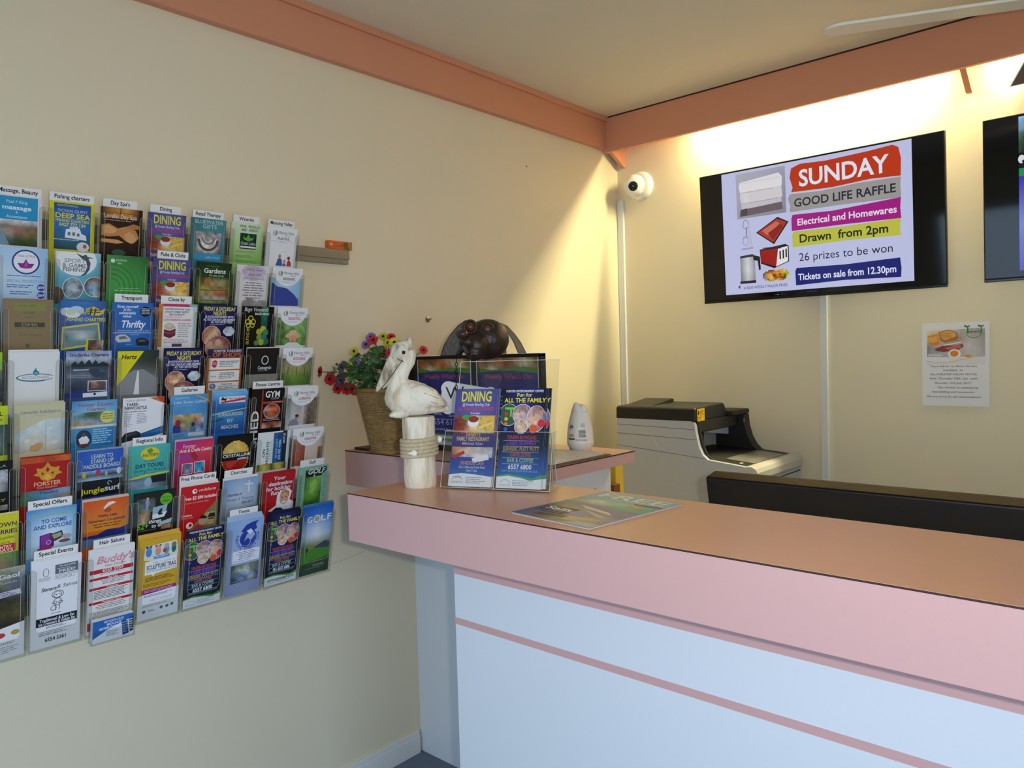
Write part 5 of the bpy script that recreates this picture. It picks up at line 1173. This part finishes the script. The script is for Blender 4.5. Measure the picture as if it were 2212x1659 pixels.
L(5,4,'black pottery leaflet with a gold and red disc','0f0e0e','G 12 14 92 104 c8a44a,e0bc5a,c89a3a|d8b050,e8c870,c89840|c89a3a,d8b050,b88a34 .14 24;p a8201c 14,64 90,62 84,84 70,98 52,104 34,98 20,86;r 6 48 99 68 0f0e0e;T 55 59 8.5/78 eceae6 CRYSTALLINE;T 74 68 7/32 eceae6 pottery;p c83a30 24,72 60,70 40,92 30,88',ns=2)
L(5,5,'white and blue gym offer leaflet with sideways lettering','e4e8e6','r 48 4 78 92 1f4a80;r 76 0 90 92 16283a;r 48 4 62 92 2f5f98;V 24 60 7/24 20242c ON;V 35 60 7.5/66 20242c HOLIDAYS?;v 43 54 5.5/56 8a98a8 COME IN AND;v 49 54 5.5/62 a8b4c0 TRAIN WITH US;V 62 50 6/56 8ac0e0 BE OUR GUEST;V 72 54 6.5/60 b8dcf0 $30 PER WEEK;V 84 22 6/30 e4e8ec NOTUS;g 2 92 92 112 2a3a1a,c8b84a,3a4a20,d0c45a,2a3418|8a9a3a,e0d468,5a6a2a,c8b84a,3a4a20 .35 18')
L(5,6,'white CREATIVE leaflet with a timber carving photo','f2f2f3',valley('CREATIVE','c8404a','g 0 30 40 112 b08a78,a86a50,9a5a44|9a4a38,b86a50,8a4434|8a3f30,a85a44,7a3a2c .15 14;g 40 30 99 112 d8c8b8,dccabc,d4c0b0|d0bcaa,d8c6b6,cab4a2 .03 8;r 84 60 99 80 8a6a3a;r 84 78 99 112 7a5a34'),ns=2)
# row 6
L(6,-1,'yellow leaflet offering to try berries, with a red band','d8d02a','T 78 26 9/36 3a2a5a OWN;T 74 42 9/44 3a2a5a BERRIES;i 72 54 7/44 5a6a2a couples,;i 66 65 7/34 5a6a2a seniors;r 0 66 94 84 c8302a;T 66 76 7/40 f0e8d8 COUNTRY;T 74 83 6/30 f0e8d8 DAYS;g 0 86 99 130 5a8a5a,6a9a5a,4a7a3a|8a9a6a,c89a7a,4a7a4a|a87a5a,d0a488,6a8a9a .2 14',ns=3,sc='e4de8a')
L(6,0,'pale blue special offers leaflet with purple bags','6aa8dc','g 0 0 99 112 4a8ac8,6aa4d8,5a98d0|8abce4,d0e4f2,9cc8e8|a8cce8,e8f2f8,b0d2ec|9ac4e4,d0e4f2,98c2e4 .02 12;I 52 18 9/84 8ac08a You are invited;T 54 34 9/50 2f5fa0 TO COME;T 52 47 9/76 2f5fa0 AND EXPLORE;p 6a1f7a 26,62 48,58 56,64 54,92 26,96;p 8a3a98 28,64 46,60 46,90 28,92;o 44 80 5 5 1 e8d8ee;p 4a4a3a 46,62 70,56 74,72 56,80;p a8a890 50,64 68,60 70,69 55,74;e 80 72 10 6 b0b0a8;e 76 82 12 4 8a4a5a;p a83a6a 22,92 50,88 50,100 22,104','Special Offers')
L(6,1,'orange co-operative leaflet with a white fish','d8641e','g 0 0 99 74 d8501e,e0601e,d85420|e07024,e87c28,d86c20|d88a2a,e0942a,d08424 .02 8;p f0ece4 44,18 52,8 62,6 70,10 62,13 54,16 46,22;p f0ece4 46,14 42,22 54,24 48,19;e 52 26 8 6 b8502a;T 52 42 6.5/42 3a2448 Wallis Lake;T 52 53 6.5/82 3a2448 Fishermen\'s Co-operative;m 18 58 84 70 2 7a4a1a;p 1f2a7a 0,84 30,84 52,74 80,76 99,70 99,96 0,96;g 0 92 99 112 5a7a98,6a8aa8,5a7a98 .03 8',ns=4,sc='e8c8b8')
L(6,2,'dark grey things to do leaflet with a green disc','1e1f1e','g 6 14 50 50 3a4430,5a6448,2a3020|6a7a50,4a5a8a,5a6a40|3a4a2a,7a8a58,3a4428 .35 14;p 8a9ab8 26,20 32,14 36,24 32,44 28,44;e 31 15 3 4 c8a890;e 76 22 15 15 6ab82a;t 76 21 6.5/22 2a6a1a 2016;T 76 29 6/20 2a5a1a edition;g 10 48 40 80 6a5a4a,a88a6a,5a4a3a|8a6a50,c8a888,4a3a30 .35 12;p 9ab8c8 44,40 80,36 74,66 44,70;p e4e8ea 44,58 80,54 72,68 44,70;p 2a2a2a 56,56 62,46 68,44 66,56 70,60 60,62;T 22 92 15/28 7ac03a 52+;T 51 80 9/30 e8ecea things;T 57 92 9/28 e8ecea to do;n 10 96 60 98 1 a8aca8;p a8c4cc 64,80 92,74 90,86 62,88;g 66 88 90 100 8a5a3a,b88a6a .3 8',ns=2)
L(6,3,'red phone card leaflet with two smiling people','cc1a1c','p f2f0ee 99,0 99,0 98,1;e 35 15 6.5 6.5 f2eeec;e 36.5 14 2.8 3.4 cc1a1c;t 68 17.5 8/46 f0e8e6 vodafone;T 53 37 8.5/88 f4eeec Free $2 SIM included.;t 42 47 4.4/62 e8a8a0 Connect with vodafone today;T 18 80 4.5/26 f0e4e0 Vodafone;t 20 86 4/30 e8b0a8 Power to you;p 8a7a4a 99,44 99,120 20,120 44,100 70,72;g 66 78 99 112 a8a05a,c8c088,7a7a4a|8a8a4a,b8b078,5a5a3a .15 10;e 60 98 11 13 c89a7a;p 2a1f1a 48,92 58,82 72,90 70,94 56,92;e 82 96 9 12 c89074;p 2a2018 72,92 78,80 92,82 94,98 90,92 78,92;r 75 94 90 98 3a2a24;p c83a3a 34,120 44,106 60,110 66,120;e 26 106 9 9 f2eeec;e 28 105 4 5 cc1a1c','Free Phone Cards',5,'f0ecea')
L(6,4,'pale blue churches leaflet with a glowing cross','8fa8c8','g 0 0 99 112 7a98c4,98b0d4,8aa4cc|8aa2c8,b8c8dc,98b0d2|a8b8d0,c0ccdc,a4b4cc|8a98ac,a8b0bc,8a96a8|6a727c,8a9098,6a7078 .03 12;r 70 8 74 40 e8e0e0;r 60 16 84 20 e8e0e0;T 32 46 7/40 2a3a5a Churches of;i 50 60 8/78 3a4a6a Forster & Tuncurry;T 70 71 6/34 20263a 2016-2017;p 4a5058 40,92 60,84 99,82 99,96 40,100','Churches',4,'ecebf0')
L(6,5,'red holiday leaflet with a laughing person with fair hair','b81a22','T 50 20 10/36 dcecf4 Your;T 54 36 11/74 dcecf4 destination;T 48 50 11/76 dcecf4 for holiday;T 42 63 11/32 dcecf4 fun!;p f0eef0 46,66 56,54 82,50 92,60 86,84 99,92 99,112 30,112 20,108 44,96;p c8863a 54,72 58,58 72,52 84,60 84,74;e 68 78 14 17 d8a284;e 68 88 7 3 f0ece8;e 62 74 2 1.6 3a2a24;e 74 74 2 1.6 3a2a24;p c8863a 54,70 60,60 76,58 84,70 82,64 72,54 60,56;p 2a2a3a 30,112 44,102 60,104 70,112',ns=3,sc='c02830')
L(6,6,'pale green GOLF leaflet with a course map','8fbca4','r 22 6 78 112 2a5a2a;g 22 28 78 112 3a7a2a,7ab04a,8ab858|2f6a26,98c45a,5a9a3a|5a9a34,7ab048,2a5a24|3a7a2a,2a5a22,4a8a34 .15 16;n 4 20 18 100 14 5a9a80;n 82 14 96 96 14 5a9a80;p 1a1f1a 22,14 92,0 92,14 70,26 26,28;I 57 19 14/56 f2f4f0 GOLF;T 52 30 9 f2f4f0 +;p 9ac85a 40,50 56,34 64,50 50,80 44,78','Golf',3,'9cc8b4')
# row 7
L(7,-1,'tourist leaflet about an old gaol on a dark hillside','4a4a30','g 0 0 99 210 8a8a6a,9a9878,a8a890|5a5a3a,7a7a58,8a9ab0|3a3a24,4a4a30,6a6a78|2a2a1a,3a3422,4a4430|2f2a1c,4a4024,5a5230|24201a,3a3424,2a2a1c|1c1a18,2a2824,1f2430|e8e6e4,eceae8,e4e4e4|eeecec,f0eeee,ecebea .25 20;T 70 24 10/40 e0dcd0 Gaol;i 66 36 6/36 c8c4b8 museum;p c8c8d4 30,56 90,52 94,64 40,68;n 30 56 92 66 3 4a4a78;p eeecec 0,150 40,140 99,130 99,210 0,210;e 54 154 10 6 c8404a;e 82 152 8 6 b8a04a;t 60 176 6/44 6a6a6a unusual!;n 20 182 90 200 4 aaa')
L(7,0,'white ice creamery leaflet with a small cartoon of a child','f2f1f4','r 46 16 92 38 6a6e78;T 70 22 4/34 d8dae0 This card entitles;n 50 25 88 29 1 c8ccd4;T 70 36 7/34 dfe2e8 FREE!;o 28 30 6 10 1 444;n 14 42 40 50 3 8a8a92;n 46 40 92 52 4 9a9aa2;I 34 74 8/30 2a2a30 Sinners;i 70 72 8/42 2a2a30 & Saints;o 52 86 12 9 1.2 2a2a30;o 52 88 8 9 1 2a2a30;e 49 87 1 1.4 2a2a30;e 56 87 1 1.4 2a2a30;o 52 104 8 9 1.2 2a2a30;o 46 106 5 3 1 2a2a30;o 58 106 5 3 1 2a2a30;r 48 112 49.2 124 2a2a30;r 55 112 56.2 124 2a2a30;o 44 118 6 6 1 2a2a30;n 40 130 66 133 1 777;r 10 137 92 157 1c1c20;T 52 147 7/70 e8e8ec Traditional & Low Fat;T 52 155 7/74 e8e8ec Ice Creamery & Gelato Bar;n 30 160 76 166 2 777;n 16 170 84 182 3 8a8a92;T 50 196 8.5/44 3a3a42 6554 5361','Special Events',2)
L(7,1,'white hair salon leaflet with red price bands','f0ecea','I 56 36 17/82 b83a44 Buddy\'s;I 56 35.2 16.4/80 e8a0a4 Buddy\'s;i 56 46 6.5/46 c83a44 Hair Design;r 2 50 97 60 c8202a;T 52 58 8/46 f4e8e4 6555 5959;n 24 62 84 65 1 8a7a7a;r 2 70 97 76 c8202a;T 52 75 4.4/22 f0e0dc Our Cuts;m 26 78 80 90 3 8a8080;r 2 94 97 100 c8202a;T 52 99 4.4/26 f0e0dc Colouring;n 12 103 92 126 6 6a6060;r 2 130 97 136 c8202a;T 52 135 4.4/42 f0e0dc Pensioners Extra;m 16 139 84 152 3 8a8080;n 12 156 90 170 4 9a9090;r 0 180 12 200 c8302a','Hair Salons',2)
L(7,2,'yellow and white sculpture trail leaflet with four painted koala figures','d8a82a','p e4e2d4 14,18 88,14 92,30 92,60 60,66 10,52;e 22 34 7 12 4a8ac0;e 22 24 6 6 5a9ad0;e 17 20 2.5 2.5 2a3a5a;e 27 20 2.5 2.5 2a3a5a;e 44 34 7 12 d89a90;e 44 24 6 6 e0a89c;e 39 20 2.5 2.5 8a4a44;e 49 20 2.5 2.5 8a4a44;e 64 34 7 12 8a9aa8;e 64 24 6 6 a8b4c0;e 60 36 5 5 a84a4a;e 82 34 6 12 4a8a4a;e 82 24 6 6 8a7a5a;e 82 36 5 6 2a5a9a;r 34 46 72 54 5aa0c8;n 38 48 68 52 1 dfeaf0;p f0f2f4 14,58 90,54 92,88 40,92 34,98 30,92 14,92;t 60 66 6/54 c89aa0 HELLO KOALAS;T 54 79 10.5/72 33363e SCULPTURE TRAIL;t 54 86 4.6/72 5a5e68 PORT MACQUARIE HASTINGS NSW;n 16 100 90 112 3 5a4a1a;n 12 116 90 126 3 8a6a1a;r 8 130 92 142 9a2a7a;n 14 133 86 140 2 e0b0d4;p eceef2 0,144 99,138 99,210 0,210;n 14 146 86 152 2 5a5e68;t 56 164 6/54 c89aa0 HELLO KOALAS;n 12 172 88 178 2 8a8e98;e 16 188 4 4 4a4e58;n 26 186 44 192 2 6a6e78;e 58 186 4 4 5a5e68;e 72 186 4 4 5a5e68;e 84 184 4 4 5a5e68',None,6,'e8b84a')
L(7,3,'dark ALL THE FAMILY leaflet left of the tennis leaflet','0c0f1e',FAM.replace('2a5aa8,2f6cc0,2a5aa8|3a78c0,4a8ad0,3a80c8','0c0e1a,101424,0c0e1a|0c0e18,10121e,0c0e18').replace('p 4aa878','p 4a9a3a'),None,2,'5a5a60')
L(7,4,'pale blue tennis club leaflet with a dolphin and ball','a4b2dc','g 0 0 99 210 8ab0e0,9abce8,8cb2e2|a0b4e0,aabce4,a0b2e0|a4b0dc,acb6e0,a2acda|9aa6d4,a4b0da,98a4d2 .02 8;e 54 52 22 22 2a3fa0;o 54 52 26 26 3.4 2a3fa0 -80 130;p 2a3fa0 34,30 48,14 66,8 84,6 76,16 80,28 70,34 54,28 42,34;p a8b6e0 44,60 52,40 66,34 76,44 66,58 54,52;p dfe6f4 50,32 62,26 70,36 60,42;o 44 62 20 16 2 a8b6e0 -60 60;CURVE;r 14 84 92 118 eceef6;m 24 88 84 112 5 8a90a8;n 16 113 90 116 1 3a5ab0;g 12 124 92 176 3a4434,6a7a5a,98a088,5a644c|4a5a48,a8b0a8,b8bcb8,6a7468|3a4a5a,5a7aa8,8a9ab0,4a5664|343e3a,6a7a88,98a4b0,5a6458 .35 24','Tennis',7,'b4ccec')
L(7,5,'dark ALL THE FAMILY leaflet beside the blue golf leaflet','0c0f1e',FAM.replace('2a5aa8,2f6cc0,2a5aa8|3a78c0,4a8ad0,3a80c8','0c0e1a,101424,0c0e1a|0c0e18,10121e,0c0e18').replace('6557 6800','PH: 6557 6800').replace('T 50 7.5 4.6/84 e8e8f4 FORSTER ENTERTAINMENT CENTRE;','').replace('p 4aa878','p 5ab03a')+';T 50 199 6/84 3a3f5a FORSTER ENTERTAINMENT CENTRE',None,4,'22264a')
L(7,6,'bright blue GOLF leaflet with a green course','2a66c8',GOLFP,None,4,'4a8ac8')

# ---- where the pockets hang
YL = [-2.7475,-2.635,-2.5215,-2.410,-2.2975,-2.185,-2.0705,-1.960]
ZT = [1.824,1.704,1.587,1.469,1.353,1.2365,1.123,1.0145]
XT = [0.08+0.019*i for i in range(8)]
TH = math.radians(12.5)
sn, cs = math.sin(TH), math.cos(TH)
ROWN = ['top row','second row','third row','fourth row','fifth row','sixth row','seventh row','bottom row']
def pocket(r, c, dx=0.0):
    y = YL[c+1]+0.0495+dx
    top = Vector((XT[r], y, ZT[r]))
    up_ = Vector((sn, 0, cs))
    return frame(top-up_*0.21, (0,1,0), up_)

# rails fixed to the wall, each standing further out than the one above
for i in range(8):
    d = 0.026+0.019*i
    z1 = 1.787 if i == 0 else ZT[i]-0.094
    z0 = 1.741 if i == 0 else z1-0.034
    rl = M()
    if i == 0:
        rl.box(0, -2.66, z0, 0.016, -1.632, z0+0.018).box(0, -2.66, z0+0.016, 0.021, -1.631, z1)
    else:
        rl.box(0, -2.77 if i > 1 else -2.66, z0, d, -1.87, z1)
    o = rl.make('brochure_rail', GREYM, bevel=0.001)
    tag(o, ('taupe metal rail of the %s of the brochure rack' % ROWN[i]) if i else 'taupe metal rail sticking out right of the top row of the brochure rack', 'rail', 'brochure rack rails')
M().lathe([(0.004,0),(0.004,0.0015),(0.002,0.003)], (0.0165,-1.655,1.75), 12, (1,0,0)).make('screw', CHROME, [o_ for o_ in bpy.data.objects if o_.name == 'brochure_rail'][0])
ob = Card(92, 26, 'd8601e', 18, seed=77)
ob.draw('r 0 0 92 26 d8601e;p e8a070 8,6 18,10 14,18 6,14;r 22 8 58 18 a83a1a;n 24 10 56 16 2 e0a080;g 60 2 92 26 3a2a1a,c88a3a,5a3a20|a85a2a,3a2418,d8a04a .5 10')
o = ob.make('small_box', PAPER, frame((0.019, -1.665, 1.7878), (0,1,0), (0,0,1)))
tag(o, 'small orange box lying on the end of the taupe rail', 'box')

# the clear pocket, one mesh shared by all
def pocket_mesh():
    m = M()
    W2, t, zb, zf = 0.0545, 0.0018, -0.028, 0.0045
    top = 0.192
    m.box(-W2, -0.0045, zb, W2, 0.175, zb+t)                     # back
    m.box(-W2, -0.0045, zb, W2, -0.0025, zf+t)                   # floor
    for s_ in (-1, 1):
        m.box(s_*W2-(t if s_ > 0 else 0), -0.0045, zb, s_*W2+(t if s_ < 0 else 0), top-0.01, zf)   # sides
    # front with a deep U cut-out and rounded ears
    out = []
    def arc(cx, cy, r, a0, a1, n=6):
        return [(cx+r*math.cos(math.radians(a0+(a1-a0)*i/n)), cy+r*math.sin(math.radians(a0+(a1-a0)*i/n))) for i in range(n+1)]
    e, ri = 0.013, 0.006
    lip = 0.042
    left = [(-W2,-0.0045),(0,-0.0045),(0,lip)]+arc(-W2+e+ri, lip+ri, ri, 270, 180)+arc(-W2+e-0.008, top-0.008, 0.008, 0, 90)+[(-W2,top)]
    right = [(-x, y) for x, y in left][::-1]
    m.prism(left, (0,0,zf), (1,0,0), (0,1,0), (0,0,1), t)
    m.prism(right, (0,0,zf), (1,0,0), (0,1,0), (0,0,1), t)
    return m
proto = pocket_mesh().make('brochure_pocket', ACRY)
first = True
rim_m = mat('acrylic_edge', 'b9b4a6', 0.25)
def edge_mesh():
    m = M()
    W2, top, zf = 0.0545, 0.192, 0.0065
    for s_ in (-1, 1):
        pts = [(s_*W2, 0.0, zf), (s_*W2, top-0.006, zf), (s_*(W2-0.003), top, zf), (s_*(W2-0.008), top, zf), (s_*(W2-0.0125), top-0.004, zf), (s_*(W2-0.013), top-0.010, zf), (s_*(W2-0.013), 0.05, zf), (s_*(W2-0.017), 0.0425, zf)]
        m.tube([Vector(p) for p in pts], 0.0004, 5)
    m.tube([Vector((-W2+0.017,0.042,zf)), Vector((W2-0.017,0.042,zf))], 0.0004, 5)
    m.tube([Vector((-W2,-0.004,zf)), Vector((W2,-0.004,zf))], 0.0005, 5)
    return m
eproto = edge_mesh().make('pale_edge_line', rim_m, proto)

HEADW = {}
stackmesh = {}
for (r, c), (look, base, spec, head, ns, sc) in sorted(P.items()):
    T = pocket(r, c)
    if first:
        po, first = proto, False
    else:
        po = proto.copy()
        COL.objects.link(po)
        ec_ = eproto.copy()
        COL.objects.link(ec_)
        ec_.parent = po
    po.matrix_world = T
    tag(po, 'clear acrylic pocket holding the '+' '.join(look.split()[:11]), 'leaflet holder', 'clear pockets of the brochure rack')
    jit = random.uniform(-.0012, .0012)
    card = Card(99, 210, base, 1.2, seed=r*10+c)
    if r == 7 and c == 4:
        a, b = spec.split('CURVE;')
        card.draw(a)
        arcw = 'FORSTER TENNIS CLUB'
        n = len(arcw)
        for i, ch in enumerate(arcw):
            th = math.radians(200-220*i/(n-1))
            rr = 34
            if ch != ' ':
                card.text(54+rr*math.cos(th), 52+rr*math.sin(th), 6.5, ch, '2a3fa0', bold=True, rot=90-math.degrees(th))
        card.draw(b)
    else:
        card.draw(spec)
    o = card.make('leaflet', PAPER, T @ Matrix.Translation((jit, 0, 0.001)))
    tag(o, look+', '+ROWN[r]+' of the rack', 'leaflet', 'leaflets in the brochure rack')
    col = sc or base
    if ns > 1:
        if col not in stackmesh:
            sp = Card(99, 210, col, 1.0, seed=3).make('leaflet', PAPER, T)
            stackmesh[col] = sp.data
            cur = sp
        else:
            cur = None
        for q in range(ns-1):
            o2 = cur if (cur and q == 0) else bpy.data.objects.new('leaflet', stackmesh[col])
            if not (cur and q == 0):
                COL.objects.link(o2)
            o2.matrix_world = T @ Matrix.Translation((random.uniform(-.0012,.0012), random.uniform(.0004,.0020)+0.0019*q, -0.0018-0.0023*q))
            tag(o2, 'one of the spare leaflets stacked behind the '+' '.join(look.split()[:8]), 'leaflet', 'spare leaflets behind the '+' '.join(look.split()[:8]))
    if head:
        w_ = min(96, max(80, 6.2*len(head)))
        hc = Card(w_, 226, 'f0eeea', 0.6, seed=4)
        wd = sum(GL['w'+ch] if ch != ' ' else .28 for ch in head)/GL['cap']*8.2
        hc.text(w_/2, 13.5, 9.0, head, '141418', fit=min(wd, w_-5), bold=True)
        back = 0.0006+0.0023*(ns)
        o = hc.make('category_card', PLAINP, T @ Matrix.Translation((random.uniform(-.004,.002), 0.004+0.0012*(ns-1), -back-0.001)))
        tag(o, 'white card headed %s standing behind the leaflets, %s' % (head, ROWN[r]), 'card', 'category cards of the brochure rack')

# little business-card holder in front of the hair salon leaflet
T = pocket(7, 1)
bh = thing('business_card_holder', T.translation+Vector((0.02,0,0)), 'small clear holder of blue and white business cards below the hair salon leaflet', 'card holder')
def hb(*a):
    return M(T).box(*a)
h_ = hb(-0.048,-0.014,0.0078,0.048,0.060,0.0094)
h_.box(-0.048,-0.014,0.0078,0.048,-0.012,0.030)
for s_ in (-1, 1):
    h_.box(s_*0.048-(0.0017 if s_ > 0 else 0), -0.014, 0.0078, s_*0.048+(0.0017 if s_ < 0 else 0), 0.046, 0.030)
h_.box(-0.048,-0.014,0.0283,0.048,0.018,0.030)
h_.make('holder_body', ACRY, bh)
for q in range(5):
    bc = Card(90, 55, 'eef0f4', 0.5, seed=60+q)
    if q == 4:
        bc.draw('p 2a6ab8 0,0 90,0 90,10 60,18 30,28 0,44;T 46 9 5/44 dce8f4 MID NORTH COAST;T 48 17 5.5/36 e8f0f8 BROCHURE;T 44 25 5.5/60 e8f0f8 DISTRIBUTION SERVICE;n 30 31 58 46 4 7a8a9a;p 2a4a80 62,12 76,16 80,50 66,52;n 64 18 78 48 5 8aa8c8;p 3a4a5a 78,12 90,8 90,46 82,48;n 79 14 89 44 5 c8ccd0')
    o = bc.make('business_card', PAPER, T @ Matrix.Translation((0, -0.0115, 0.0115+0.0034*q)))
    tag(o, 'blue and white brochure service business card in the small clear holder' if q == 4 else 'one of the spare business cards behind the front one', 'business card', 'business cards in the small holder' if q == 4 else 'spare business cards in the small holder')
bpy.context.view_layer.update()
